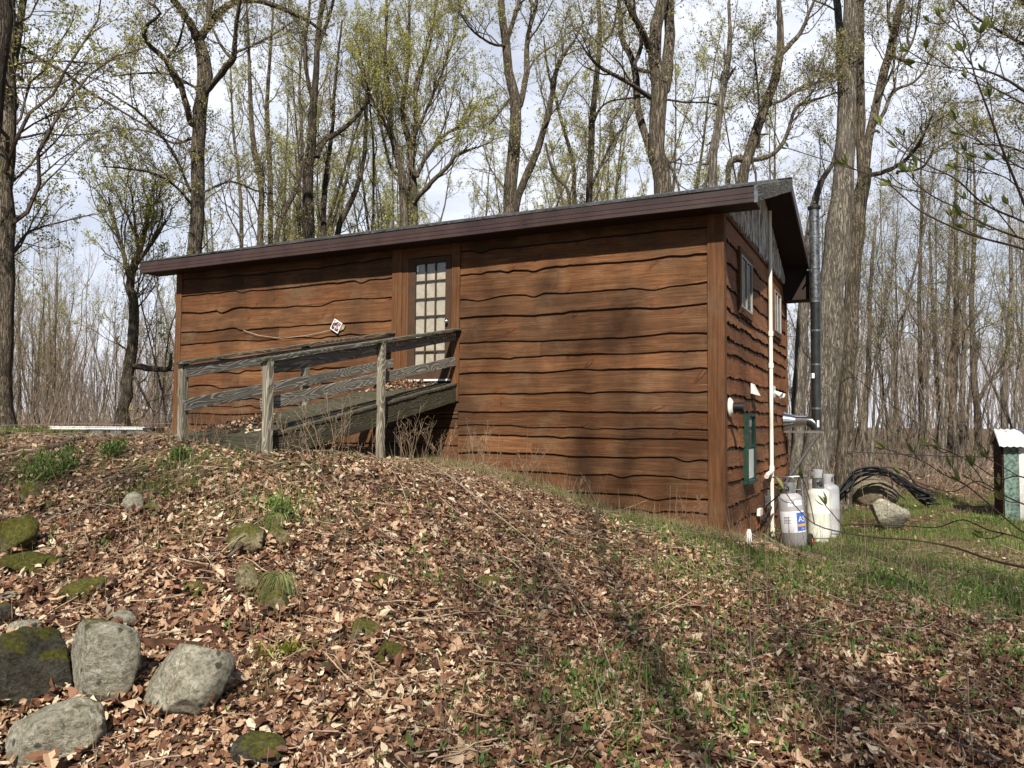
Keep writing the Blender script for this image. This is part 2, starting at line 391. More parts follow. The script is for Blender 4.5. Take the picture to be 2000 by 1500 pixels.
# peeling white gable boards: strips of white paint over brown
t = NT('peeling_white_paint'); n = t.noise(t.coord('Object', (12, 12, 1.3)), 1.6, 6, .7, 1.2); n2 = t.noise(t.coord('Object', (30, 30, 6)), 1.5, 4, .7)
c = t.ramp(n, [(.42, (.07, .035, .025)), (.47, (.22, .16, .13)), (.50, (.70, .68, .63)), (.62, (.85, .84, .79))]); c = t.mix(t.ramp(n2, [(.58, 0.), (.66, .7)]), c, (.2, .13, .09)); t.bump(n, .8, .02); M['gable'] = t.fin(c, .8)
# drawn blind behind the door glass
t = NT('crumpled_blind'); n = t.noise(t.coord('Object', (2.2, 2.2, 3.)), 2.2, 3, .5, .8); c = t.ramp(n, [(.3, (.36, .325, .25)), (.7, (.41, .37, .29))]); t.bump(n, .4, .05); M['blind'] = t.fin(c, .8)
t = NT('window_glass'); t.fin((.03, .035, .04), .06, 0, .6); M['glass'] = t.mat
g = NT('clear_pane'); gl = g.n('ShaderNodeBsdfGlossy'); gl.inputs['Roughness'].default_value = .05; tp = g.n('ShaderNodeBsdfTransparent'); mx = g.n('ShaderNodeMixShader'); mx.inputs[0].default_value = .06
g.l(tp.outputs[0], mx.inputs[1]); g.l(gl.outputs[0], mx.inputs[2]); g.l(mx.outputs[0], g.out.inputs[0]); M['pane'] = g.mat
M['bark'] = mat_bark('grey_brown_bark', (.10, .082, .062), (.25, .21, .16), .3)
M['bark_pale'] = mat_bark('pale_ridged_bark', (.15, .13, .105), (.33, .295, .245), .2, 1.2, (.27, .245, .205))
M['bark_dark'] = mat_bark('dark_bark', (.055, .045, .035), (.15, .125, .097), .2)
M['bark_far'] = mat_bark('pale_woods_bark', (.17, .145, .115), (.36, .32, .26), .12, 1.)
M['bark_fine'] = mat_bark('grey_sapling_bark', (.15, .125, .098), (.30, .255, .205), .1, 2.)
M['twig'] = mat_plain('twig', (.105, .082, .068), .9, 0, .1, .2, 3)
M['twig_pale'] = mat_plain('pale_twig', (.24, .185, .14), .9, 0, .1, .25, 3)
M['bud'] = mat_leaf('spring_leaf', [(0, (.36, .38, .08)), (.5, (.52, .52, .14)), (1, (.62, .58, .22))], .5)
M['bud_grey'] = mat_leaf('spring_bud', [(0, (.30, .31, .11)), (.5, (.42, .40, .17)), (1, (.46, .41, .2))], .5)
M['litter'] = mat_leaf('fallen_leaf', [(0, (.040, .019, .012)), (.22, (.12, .052, .030)), (.44, (.26, .125, .068)), (.64, (.41, .235, .135)), (.83, (.59, .41, .265)), (1, (.80, .67, .49))], .15, .6, .3)
M['grass'] = mat_leaf('grass_blade', [(0, (.06, .14, .02)), (.5, (.13, .25, .04)), (.85, (.24, .33, .07)), (1, (.42, .40, .18))], .35)
M['drygrass'] = mat_leaf('dry_grass_blade', [(0, (.30, .24, .12)), (.6, (.42, .35, .19)), (1, (.22, .24, .08))], .3)
M['seedling'] = mat_leaf('seedling_leaf', [(0, (.08, .16, .03)), (.6, (.16, .27, .06)), (1, (.25, .35, .09))], .35, .5)
M['drystalk'] = mat_plain('dry_stalk', (.26, .19, .13), .9, 0, .1, .3, 6)
M['shrubleaf'] = mat_leaf('shrub_leaf', [(0, (.09, .12, .03)), (.6, (.19, .23, .055)), (1, (.34, .36, .10))], .45, .5)
M['shrubstem'] = mat_plain('shrub_stem', (.06, .04, .028), .8, 0, .2, .25, 6)
M['moss'] = mat_leaf('moss_frond', [(0, (.12, .14, .01)), (1, (.30, .30, .03))], .2)
M['stick'] = mat_plain('dead_stick', (.12, .095, .07), .95, 0, .1, .35, 9, .4)
M['stick_pale'] = mat_plain('pale_stick', (.35, .27, .19), .9, 0, .1, .3, 9, .3)
M['rock_grey'] = mat_rock('grey_rock', (.37, .345, .265), (.54, .52, .43), (.20, .185, .135), .22)
M['rock_brown'] = mat_rock('brown_rock', (.20, .165, .115), (.30, .26, .19), (.09, .075, .05), .1)
M['rock_mid'] = mat_rock('mossy_rock', (.22, .185, .105), (.38, .335, .22), (.075, .06, .03), .5)
M['rock_moss'] = mat_rock('moss_covered_rock', (.20, .17, .10), (.32, .29, .2), (.07, .058, .03), .72)
M['rock_dark'] = mat_rock('dark_rock', (.065, .058, .045), (.12, .11, .09), (.03, .027, .02), .36)
# soil with a leaf-mat texture
t = NT('leafy_soil'); c = t.coord('Object')
vo = t.n('ShaderNodeTexVoronoi', feature='F1'); t.l(c, vo.inputs['Vector']); t.set(vo, Scale=17., Randomness=1.)
hs = t.n('ShaderNodeSeparateColor'); t.l(vo.outputs['Color'], hs.inputs[0])
col = t.ramp(hs.outputs[0], [(0, (.045, .025, .016)), (.4, (.11, .06, .038)), (.75, (.19, .115, .075)), (1, (.30, .21, .14))])
n = t.noise(c, 3., 6, .65); col = t.mix(t.ramp(n, [(.35, .75), (.6, 0.)]), col, (.035, .022, .015))
n = t.noise(c, .35, 5, .6); col = t.mix(t.ramp(n, [(.5, 0.), (.62, .55)]), col, (.06, .085, .02))
t.bump(t.math('ADD', vo.outputs['Distance'], n), 1., .04); M['soil'] = t.fin(col, .95, 0, .1)
# ------------------------------------------------------------------ terrain
ctrl = []
def cp(x, y, z): ctrl.append((x, y, z))
def cpx(px, py, Y):
    p = at(px, py, Y); cp(*p)
for (lx, ly, z) in [(-4.21,-4.3,1.28),(-5.5,-4.3,1.39),(-4.21,-2.13,1.13),(-5.5,-2.1,1.25),(-3.23,0,.80),(-1.55,0,.36),(0,0,.18),(.1,1.2,-.02),(.2,4.,-.36),(.3,6.7,-.5),(-4.2,0,.95),(-7,0,1.25),(-10.8,0,1.35),(-10.8,7,1.3),(-4,7,.5)]:
    p = HW(lx, ly, z); cp(*p)
for q in [(1553,1074,12.6),(1600,1056,13.6),(1619,1046,14.3),(1500,1068,11.5),(1000,1500,3.75),(0,1500,3.75),(2000,1500,3.8),(500,1500,3.75),(1500,1500,3.75),(1700,1180,7.1),(2000,1290,5.5),(1500,1080,9.5),(1700,1100,11.2),(150,860,11.),(50,1000,7.5),(300,1000,7.),(500,1000,6.8),(500,1200,5.),(200,1200,5.),(800,1000,7.5),(800,1200,5.4),(1000,1000,8.8),(1000,1150,6.4),(1200,1100,7.8),(1200,1250,5.6),(1400,1100,8.2),(1400,1250,5.7),(0,870,10.5),(300,868,9.6),(1850,1180,8.2)]:
    cpx(*q)
for q in [(-15,30,1.3),(-8,18,1.35),(-14,12,1.35),(-25,60,1.3),(0,28,.7),(0,60,.8),(12,24,-.1),(20,40,.25),(40,60,.5),(10,32,.15),(-40,40,1.2),(-14,5,.9),(-9,0,.25),(0,-5,0),(9,0,-.1),(9,5,-.28),(12,9,-.38),(25,15,-.35),(6,14,-.42),(8.5,17,-.38),(12.,18,-.32),(6,18,-.4),(9,10.8,-.4),(7,12,-.42),(-30,-10,.2),(30,-10,0)]:
    cp(*q)
for k in range(16):
    a = 2 * pi * k / 16; cp(150 * cos(a), 150 * sin(a), .7); 
CT = np.array(ctrl)
def _tps(d2): return .5 * d2 * np.log(d2 + 1e-6)
def _fit(pts, lam=.02):
    X = pts[:, :2] / 10; n = len(X); d2 = ((X[:, None] - X[None]) ** 2).sum(2)
    K = _tps(d2) + lam * np.eye(n) * .1; P = np.c_[np.ones(n), X]
    A = np.block([[K, P], [P.T, np.zeros((3, 3))]]); return np.linalg.solve(A, np.r_[pts[:, 2], 0, 0, 0])
TW = _fit(CT)
def gz(x, y):
    x = np.atleast_1d(np.asarray(x, float)); y = np.atleast_1d(np.asarray(y, float)); sh = x.shape
    q = np.c_[x.ravel(), y.ravel()] / 10; X = CT[:, :2] / 10; r = np.empty(len(q))
    for i in range(0, len(q), 20000):
        s = q[i:i+20000]; d2 = ((s[:, None] - X[None]) ** 2).sum(2)
        r[i:i+20000] = _tps(d2) @ TW[:-3] + TW[-3] + s @ TW[-2:]
    r = np.clip(r, -.7, 1.75)
    dist = np.hypot(q[:, 0], q[:, 1]) * 10
    w = np.clip((dist - 90) / 50, 0, 1); r = r * (1 - w) + .7 * w
    p3 = np.c_[q * 10, np.zeros(len(q))]
    near = np.clip((40 - dist) / 30, .3, 1)
    r = r + near * (.045 * fbm(p3 * 1.3, 3, 3) + .05 * fbm(p3 * .35, 2, 9))
    return r.reshape(sh)
def gz1(x, y): return float(gz(x, y)[0])
def ghit(px, py, ymin=2., ymax=80.):
    d = ray(px, py); Y = np.linspace(ymin, ymax, 1600); P = O + d[None] * (Y / d[1])[:, None]
    h = P[:, 2] - gz(P[:, 0], P[:, 1]); i = np.argmax(h < 0)
    if h[i] >= 0: i = len(Y) - 1
    return P[i] * np.array([1, 1, 0]) + np.array([0, 0, gz1(P[i, 0], P[i, 1])])
xs = np.unique(np.concatenate([np.linspace(-13, 19, 260), np.linspace(-60, 60, 121), np.linspace(-400, 400, 61)]))
ys = np.unique(np.concatenate([np.linspace(1, 22, 180), np.linspace(-40, 80, 121), np.linspace(-300, 500, 61)]))
GX, GY = np.meshgrid(xs, ys); GZ = gz(GX, GY); nx, ny = len(xs), len(ys)
ii = np.arange(nx * ny).reshape(ny, nx)
gq = np.stack([ii[:-1, :-1], ii[:-1, 1:], ii[1:, 1:], ii[1:, :-1]], -1).reshape(-1, 4)
ground = mesh_np('ground', np.c_[GX.ravel(), GY.ravel(), GZ.ravel()], [gq], M['soil'], smooth=True); tag(ground, kind='structure')

# ------------------------------------------------------------------ cabin
L, W, OV, GO = 10.83, 6.72, .43, .55
cabin = thing('cabin', 'brown stained wooden cabin with wavy live-edge siding and shallow gable roof', 'cabin', tuple(C), -TH)
ZT, ZB, ZR, ZW = 4.81, 4.59, 6.0, 4.72
mb = MB()                                                  # solid sheathed walls up to the gable
pr = [(-L,0),( 0,0)]
v = []
for x in (-L, 0):
    v += [(x,0,-1.2),(x,W,-1.2),(x,W,ZW-.02),(x,W/2,ZR-.16),(x,0,ZW-.02)]
mb.add(v, [(4,3,2,1,0),(5,6,7,8,9),(0,5,9,4),(1,2,7,6),(0,1,6,5),(4,9,8,3),(3,8,7,2)])
mb.build('wall', M['sheath'], cabin)
def siding(name, rows, x0, x1, mat, holes=(), seed=0, amp=.02, step=.035, rotz=0, locn=(0,0,0), fx=1.):
    """rows: bottom-line heights, top to bottom; last is hidden. each board its own island"""
    Vs = []; Q = []; mi = []; base = 0
    for i in range(len(rows) - 1):
        top, bot = rows[i], rows[i + 1]
        # split by holes
        segs = [(x0, x1)]
        for (hx0, hx1, hz0, hz1) in holes:
            if bot < hz1 - .0 and top > hz0 + .0:
                ns = []
                for a, b2 in segs:
                    if hx0 <= a and hx1 >= b2: continue
                    if hx1 <= a or hx0 >= b2: ns.append((a, b2)); continue
                    if hx0 > a: ns.append((a, hx0))
                    if hx1 < b2: ns.append((hx1, b2))
                segs = ns
        for (a, b2) in segs:
            # butt joints
            cuts = [a, b2]
            if b2 - a > 3.5 and (i * 7 + seed) % 3 == 0:
                cuts = [a, a + (b2 - a) * random.uniform(.3, .7), b2]
            for ca, cb in zip(cuts[:-1], cuts[1:]):
                n = max(3, int((cb - ca) / step)); X = np.linspace(ca + .001, cb - .001, n)
                def wav(zrow, sd):
                    p = np.c_[X, np.full(n, zrow * 3.1 + sd), np.zeros(n)]
                    w = fbm(p * np.array([1.4 * fx, 1, 1]), 3, seed + 5) * amp * 1.8
                    k = vnoise(p * np.array([2.1 * fx, 7, 1]), seed + 40); w = w - np.clip(np.abs(k) - .55, 0, 1) ** 1.3 * amp * 6.0
                    if fx > 1: w = -amp * .8 * np.abs(vnoise(p * np.array([5.2, 7, 1]), seed + 5)) + amp * .5 * vnoise(p * np.array([1.2, 5, 1]), seed + 6) + amp * .4; k = k * 0
                    fine = vnoise(p * np.array([16, 5, 1]), seed + 61) * amp * (.12 if fx == 1 else .05)
                    return w + fine
                zb = bot + wav(bot, 0); zt = np.full(n, top + .05)
                bowl = .005 * vnoise(np.c_[X * .8, np.full(n, bot * 5), np.zeros(n)], seed + 77)
                th = .040 + .006 * vnoise(np.c_[X * 1.5, np.full(n, bot * 9), np.zeros(n)], seed + 88)
                if fx > 1: th = th + .012 * vnoise(np.c_[X * 11, np.full(n, bot * 9), np.zeros(n)], seed + 98)
                tt = .012
                prof = []
                H = zt - zb
                prof.append((zt, np.full(n, tt)))
                prof.append((zb + H * .5, tt + (th - tt) * .52 + bowl))
                prof.append((zb + .020, th + bowl))
                prof.append((zb + .008, th - .006 + bowl))
                prof.append((zb, th - .016 + bowl))
                prof.append((zb + .003, np.full(n, -.005)))
                k = len(prof); 
                for (z, y) in prof: Vs.append(np.c_[X, -y, z])
                id_ = base + np.arange(k * n).reshape(k, n)
                q = np.stack([id_[1:, :-1], id_[1:, 1:], id_[:-1, 1:], id_[:-1, :-1]], -1)
                for r in range(k - 1): Q.append(q[r]); mi += [1 if r >= 2 else 0] * (n - 1)
                # end caps
                Q.append(np.array([[id_[0, 0], id_[1, 0], id_[2, 0], id_[4, 0]], [id_[4, -1], id_[2, -1], id_[1, -1], id_[0, -1]]])); mi += [0, 0]
                base += k * n
    o = mesh_np(name, np.concatenate(Vs), Q, [mat, M['bark_edge']], cabin, smooth=False, mi=mi)
    o.location = locn; o.rotation_euler = (0, 0, rotz); return o
Frows = [4.74, 4.42, 4.046, 3.636, 3.329, 2.922, 2.661, 2.429, 2.097, 1.816, 1.586, 1.443, 1.157, .885, .608, .409, .217, -.05, -.3]
Lrows = [4.74, 4.436, 4.113, 3.78, 3.386, 3.159, 2.84, 2.572, 2.306, 2.04, 1.90]
siding('siding', Frows, -4.20, -.17, M['siding'], seed=1, amp=.027)
siding('siding', Lrows, -10.68, -5.53, M['siding'], seed=2, amp=.030)
siding('siding', [1.93, 1.764, 1.551, 1.27, 1.0, .7, .4], -10.68, -4.20, M['siding'], seed=3, amp=.02)
siding('siding', [2.03, 1.816, 1.7], -5.53, -4.20, M['siding'], seed=3, amp=.01)
Rrows = [4.62, 4.255, 3.939, 3.61, 3.289, 3.1, 2.868, 2.629, 2.32, 2.062, 1.847, 1.619, 1.293, 1.024, .805, .475, .203, -.1, -.42, -.75, -1.]
siding('siding', Rrows, .12, W - .1, M['siding_side_bright'], seed=4, amp=.05, step=.02, rotz=pi/2, fx=2.6)
siding('siding', Rrows, .1, L - .1, M['siding'], seed=9, amp=.03, step=.08, rotz=pi, locn=(0, W, 0))
siding('siding', Rrows, .1, W - .1, M['siding'], seed=12, amp=.03, step=.08, rotz=-pi/2, locn=(-L, W, 0))
def bx(name, x0, x1, y0, y1, z0, z1, mat, parent=cabin, bev=.004, label=None):
    """box mesh with its own origin, long axis along its local x so the grain follows"""
    c = Vector(((x0+x1)/2, (y0+y1)/2, (z0+z1)/2)); d = (x1-x0, y1-y0, z1-z0); m = MB()
    if d[2] >= max(d[0], d[1]):
        if d[0] >= d[1]: m.box(-d[2]/2, d[2]/2, -d[1]/2, d[1]/2, -d[0]/2, d[0]/2); rot = (0, -pi/2, 0)
        else: m.box(-d[2]/2, d[2]/2, -d[0]/2, d[0]/2, -d[1]/2, d[1]/2); rot = (pi/2, -pi/2, 0)
        if d[0] < d[1]:
            m = MB(); m.box(-d[2]/2, d[2]/2, -d[0]/2, d[0]/2, -d[1]/2, d[1]/2); R = Matrix(((0,1,0),(0,0,1),(1,0,0))); rot = R.to_euler()
    elif d[1] > d[0]: m.box(-d[1]/2, d[1]/2, -d[0]/2, d[0]/2, -d[2]/2, d[2]/2); rot = (0, 0, pi/2)
    else: m.box(-d[0]/2, d[0]/2, -d[1]/2, d[1]/2, -d[2]/2, d[2]/2); rot = (0, 0, 0)
    o = m.build(name, mat, parent, bevel=bev, loc=c, rot=rot)
    if label: o['label'] = label
    return o
# corner boards
bx('corner_board', -.18, .052, -.055, -.002, -.3, 4.70, M['trim']); bx('corner_board', .002, .050, -.001, .125, -.5, 4.70, M['trim'])
bx('corner_board', -10.835, -10.68, -.05, -.002, .6, 4.70, M['trim']); bx('corner_board', .002, .05, W-.12, W+.03, -1, 4.7, M['trim'])
# door in the front wall
door = MB().build('door', M['darksash'], cabin) if False else None
DX0, DX1, DZ0, DZ1 = -5.20, -4.36, 2.36, 4.40
d = MB()
gx0, gx1, gz0, gz1_ = -5.06, -4.47, 2.53, 4.30
d.box(DX0, gx0, -.045, .0, DZ0, DZ1); d.box(gx1, DX1, -.045, .0, DZ0, DZ1); d.box(gx0, gx1, -.0445, .0, DZ0, gz0); d.box(gx0, gx1, -.0445, .0, gz1_, DZ1)
door = d.build('door', M['darksash'], cabin, bevel=.004)
mu = MB()
for k in (1, 2):
    x = gx0 + (gx1 - gx0) * k / 3; mu.box(x - .011, x + .011, -.040, -.006, gz0, gz1_)
for k in range(1, 6):
    z = gz0 + (gz1_ - gz0) * k / 6
    for j in range(3):
        xa = gx0 + (gx1 - gx0) * j / 3 + .011; xb = gx0 + (gx1 - gx0) * (j + 1) / 3 - .011; mu.box(xa, xb, -.038, -.008, z - .011, z + .011)
mu.build('muntin', M['darksash'], door)
# crumpled pale blind right behind the panes
n = 60; m_ = 140; X = np.linspace(gx0 - .01, gx1 + .01, n); Z = np.linspace(gz0 - .01, gz1_ + .01, m_); XX, ZZ = np.meshgrid(X, Z)
ph = np.stack([XX * 3, ZZ * 4, XX * 0], -1)
swag = .006 * np.cos((XX - gx0) / (gx1 - gx0) * 6 * pi) * np.sin(ZZ * 19)
YY = .006 - .004 + .008 * fbm(ph, 4, 3) + swag * .6
YY = np.minimum(np.clip(YY, -.006, .018) - .004, -.0005)
id_ = np.arange(n * m_).reshape(m_, n); q = np.stack([id_[:-1, :-1], id_[:-1, 1:], id_[1:, 1:], id_[1:, :-1]], -1).reshape(-1, 4)
bl = mesh_np('blind', np.c_[XX.ravel(), YY.ravel() - .004, ZZ.ravel()], [q], M['blind'], door, smooth=True)
pb = MB(); pb.box(gx0 + .0, gx1, -.0235, -.0225, gz0, gz1_); pb.build('pane', M['pane'], door)
pap = MB(); pap.box(-5.045, -5.005, -.027, -.0245, 4.17, 4.27); pap.build('paper_notice', M['label_w'], door)
kb = MB(); kb.lathe([(0, 0), (.022, 0), (.012, .012), (.012, .03), (.028, .042), (.03, .058), (.018, .07), (0, .072)], 16)
kb.build('door_knob', M['chrome'], door, smooth=True, loc=(-4.415, -.045, 3.30), rot=(pi/2, 0, 0))
bx('threshold', DX0 + .0, DX1 + .02, -.075, -.003, DZ0 - .035, DZ0 - .002, M['white'], door)
bx('door_trim', -5.53, -5.33, -.058, -.002, 1.99, 4.68, M['trim']); bx('door_trim', -4.345, -4.19, -.058, -.002, 1.99, 4.68, M['trim'])
bx('door_jamb', -5.325, -5.202, -.050, -.002, 2.02, 4.55, M['trim'])
bx('door_trim', -5.325, -4.35, -.054, -.002, 4.41, 4.68, M['trim'])
# gable end : brown belt board, white peeling boards with a ragged lower edge
bx('belt_board', .004, .052, .127, W - .13, 4.60, 4.80, M['trim'])
Vv = []; Fv = []; y = .1; b0 = 0; rr = random.Random(5)
gm = MB()
while y < W - .12:
    w = rr.uniform(.03, .085); y2 = min(y + w, W - .1)
    def topz(yy): return ZT - .14 + (ZR - ZT) * (1 - abs(yy - W/2) / (W/2))
    zb1 = 4.70 + rr.uniform(-.08, .05); zb2 = 4.70 + rr.uniform(-.08, .05); xo = rr.uniform(.058, .070)
    if topz(y) > zb1 + .02 and topz(y2) > zb2 + .02:
        gm.hexa([(.0, y+.002, zb1), (xo, y+.002, zb1), (xo, y2-.002, zb2), (0, y2-.002, zb2), (0, y+.002, topz(y)), (xo, y+.002, topz(y)), (xo, y2-.002, topz(y2)), (0, y2-.002, topz(y2))])
    y = y2
gm.build('gable_board', M['gable'], cabin)
# roof : two slabs, ribs, soffit, fascia
roof = thing('roof', None, None); roof.parent = cabin
XL, XR = -L - .60, GO
RB = 5.03; RQ = W + .05                                     # rear eave sits higher, boxed
def slopef(y): return ZT + (ZR - ZT) * (y + OV) / (W/2 + OV)
def sloper(y): return ZR + (RB - ZR) * (y - W/2) / (RQ - W/2)
m = MB()
m.hexa([(XL,-OV,ZT-.009),(XR,-OV,ZT-.009),(XR,W/2,ZR-.03),(XL,W/2,ZR-.03),(XL,-OV-.0,ZT),(XR,-OV,ZT),(XR,W/2,ZR),(XL,W/2,ZR)])
m.hexa([(XL,W/2,ZR-.031),(XR,W/2,ZR-.031),(XR,RQ,RB-.03),(XL,RQ,RB-.03),(XL,W/2,ZR+.001),(XR,W/2,ZR+.001),(XR,RQ,RB),(XL,RQ,RB)])
x = XL + .06
while x < XR - .02:
    for (ya, za, yb, zb) in ((-OV-.018, ZT-.004, W/2, ZR), (W/2, ZR, RQ+.03, RB-.01)):
        m.hexa([(x-.024,ya,za),(x+.024,ya,za),(x+.024,yb,zb),(x-.024,yb,zb),(x-.013,ya,za+.028),(x+.013,ya,za+.028),(x+.013,yb,zb+.028),(x-.013,yb,zb+.028)])
    x += .30
m.box(XL, XR, -OV-.02, -OV+.01, ZT+.0005, ZT+.004)
rm = m.build('roof_sheet', M['roofmetal'], roof)
rc = MB(); rc.hexa([(XL,W/2-.16,ZR-.03),(XR+.01,W/2-.16,ZR-.03),(XR+.01,W/2,ZR+.028),(XL,W/2,ZR+.028),(XL,W/2-.16,ZR-.022),(XR+.01,W/2-.16,ZR-.022),(XR+.01,W/2,ZR+.036),(XL,W/2,ZR+.036)])
rc.hexa([(XL,W/2,ZR+.028),(XR+.01,W/2,ZR+.028),(XR+.01,W/2+.16,ZR-.02),(XL,W/2+.16,ZR-.02),(XL,W/2,ZR+.036),(XR+.01,W/2,ZR+.036),(XR+.01,W/2+.16,ZR-.012),(XL,W/2+.16,ZR-.012)])
rc.build('ridge_cap', M['roofmetal'], roof)
fm = MB()                                                   # ribbed aluminium fascia
zs = [ZB, ZB+.004, ZB+.055, ZB+.058, ZB+.063, ZB+.12, ZB+.123, ZB+.128, ZT-.012]
yo = [-.004, -.012, -.010, -.004, -.011, -.009, -.004, -.010, -.008]
n = 90; Xf = np.linspace(XL, XR - .01, n); Vf = []
for z, yv in zip(zs, yo):
    Vf.append(np.c_[Xf, np.full(n, -OV + yv) + .004 * vnoise(np.c_[Xf * .7, np.full(n, z), Xf * 0], 4), np.full(n, z) + .006 * vnoise(np.c_[Xf * .5, Xf * 0, Xf * 0], 8)])
Vf.append(np.c_[Xf, np.full(n, -OV + .03), np.full(n, ZT - .012)]); Vf.append(np.c_[Xf, np.full(n, -OV + .03), np.full(n, ZB)])
id_ = np.arange(len(Vf) * n).reshape(len(Vf), n); id2 = np.vstack([id_, id_[:1]])
q = np.stack([id2[:-1, :-1], id2[:-1, 1:], id2[1:, 1:], id2[1:, :-1]], -1).reshape(-1, 4)
mesh_np('fascia', np.concatenate(Vf), [q, np.array([id_[:, 0][::-1], id_[:, -1]])], M['fascia'], roof)
for xj in (-2.9, -6.6):                                     # lap joints of the fascia lengths
    j_ = MB(); j_.box(xj, xj + .035, -OV - .0165, -OV - .004, ZB + .001, ZT - .013); j_.build('fascia_joint', M['fascia'], roof)
# soffits
m = MB(); m.box(XL + .01, XR - .02, -OV + .032, .0, ZB + .005, ZB + .02)
dn = .20
def rakeslab(x0, x1, z_off0, z_off1, mat, name, parent=roof, y0=-OV+.03):
    mm = MB()
    mm.hexa([(x0,y0,slopef(y0)-z_off1),(x1,y0,slopef(y0)-z_off1),(x1,W/2,ZR-z_off1),(x0,W/2,ZR-z_off1),(x0,y0,slopef(y0)-z_off0),(x1,y0,slopef(y0)-z_off0),(x1,W/2,ZR-z_off0),(x0,W/2,ZR-z_off0)])
    mm.hexa([(x0,W/2,ZR-z_off1),(x1,W/2,ZR-z_off1),(x1,RQ,RB-z_off1),(x0,RQ,RB-z_off1),(x0,W/2,ZR-z_off0),(x1,W/2,ZR-z_off0),(x1,RQ,RB-z_off0),(x0,RQ,RB-z_off0)])
    return mm.build(name, mat, parent)
sf = m
y = .0
for k in range(34):                                        # ribbed soffit panels under the gable overhang
    for (ya, yb, fn) in ((k * .1 - .0, k * .1 + .097, slopef), (W/2 + k * .1, W/2 + k * .1 + .097, sloper)):
        if fn is slopef and yb > W/2: continue
        if fn is sloper and yb > RQ - .03: continue
        sf.hexa([(.0, ya, fn(ya)-dn+.012), (XR-.03, ya, fn(ya)-dn+.012), (XR-.03, yb, fn(yb)-dn), (0, yb, fn(yb)-dn), (0, ya, fn(ya)-dn+.02), (XR-.03, ya, fn(ya)-dn+.02), (XR-.03, yb, fn(yb)-dn+.02), (0, yb, fn(yb)-dn+.02)])
sf.build('soffit', M['soffit'], roof)
o = rakeslab(XR - .028, XR + .002, .012, .215, M['fascia'], 'rake_board')
# the front half of the rake has a weathered bare board in front
g = plank('rake_board', (XR + .012, -OV + .0, slopef(-OV) - .115), (XR + .012, W/2, ZR - .115), .20, .018, M['grey_fascia'], roof, bev=.002); g['label'] = 'bare grey weathered rake board'
rakeslab(XL, XL + .03, .012, .215, M['fascia'], 'rake_board')
m = MB(); m.box(.02, XR - .001, RQ - .45, RQ + .012, 4.30, RB - .03); m.box(XL, .02, RQ, RQ + .012, RB - .25, RB - .02)
m.build('rear_eave_box', M['soffit'], roof, bevel=.005)
m = MB(); m.box(XR - .03, XR + .018, -OV - .016, -OV - .001, ZB - .012, ZT + .0); m.build('corner_cap', M['galv'], roof, bevel=.003)
# side windows (right wall, local y along wall)
def side_window(y0, y1, z0, z1, trimw=.1):
    fr = MB(); fr.box(.0, .078, y0 - trimw, y0, z0 - trimw, z1 + trimw); fr.box(.0, .078, y1, y1 + trimw, z0 - trimw, z1 + trimw)
    fr.box(0, .076, y0, y1, z1, z1 + trimw); fr.box(0, .076, y0, y1, z0 - trimw, z0)
    wdw = fr.build('window', M['trim'], cabin, bevel=.003)
    v = MB(); t_ = .035; ym = (y0 + y1) / 2
    v.box(.0, .084, y0, y0 + t_, z0, z1); v.box(.0, .084, y1 - t_, y1, z0, z1); v.box(.0, .082, y0 + t_, y1 - t_, z0, z0 + t_); v.box(.0, .082, y0 + t_, y1 - t_, z1 - t_, z1); v.box(.0, .081, ym - .02, ym + .02, z0 + t_, z1 - t_)
    v.build('frame', M['sash'], wdw, bevel=.003)
    gsh = MB(); gsh.box(.0, .066, y0 + t_, y1 - t_, z0 + t_, z1 - t_); gsh.build('pane', M['glass'], wdw)
    cu = MB(); cu.box(.0665, .068, y0 + t_, y0 + .2, z0 + t_, z1 - t_); cu.build('curtain', M['blind'], wdw)
side_window(1.14, 2.09, 3.44, 4.26); side_window(4.68, 5.55, 3.48, 4.28)
# narrow green basement window
fr = MB(); y0, y1, z0, z1 = 1.50, 2.22, .79, 1.83; t_ = .045
fr.box(0, .10, y0, y0 + .05, z0, z1); fr.box(0, .10, y1 - t_, y1, z0, z1); fr.box(0, .098, y0 + .05, y1 - t_, z1 - t_, z1); fr.box(0, .12, y0 - .03, y1 + .03, z0 - .06, z0)
fr.box(.0, .085, y0 + .05, y1 - t_, (z0+z1)/2 - .02, (z0+z1)/2 + .02)
gw = fr.build('window', M['green'], cabin, bevel=.004); gw['label'] = 'narrow green framed basement window'
p = MB(); p.box(0, .068, y0 + .05, y1 - t_, z0, z1 - t_); p.build('pane', M['glass'], gw)
p = MB(); p.box(.069, .074, y0 + .06, y1 - t_ - .03, z0 + .02, (z0+z1)/2 - .04); p.build('board', M['white'], gw)
# white vent stack on the side wall
pv = MB(); pv.tube([(.095, 3.98, -.28), (.095, 3.98, 5.83)], .034, 14)
vp = pv.build('vent_pipe', M['pvc'], cabin, smooth=True)
el = MB(); el.tube([(.095, 3.98, -.22), (.095, 3.98, -.33), (.11, 3.9, -.36), (.13, 3.70, -.36)], .046, 14); el.build('elbow', M['pvc'], vp, smooth=True)
el = MB(); el.tube([(.095, 3.98, .86), (.10, 3.9, .82), (.11, 3.80, .80), (.12, 3.30, .79), (.12, 3.17, .76)], .04, 14); el.build('side_arm', M['pvc'], vp, smooth=True)
for z in (3.34, .86, 2.75): 
    cpl = MB(); cpl.tube([(.095, 3.98, z - .045), (.095, 3.98, z + .045)], .046, 14); cpl.build('coupling', M['pvc'], vp, smooth=True)
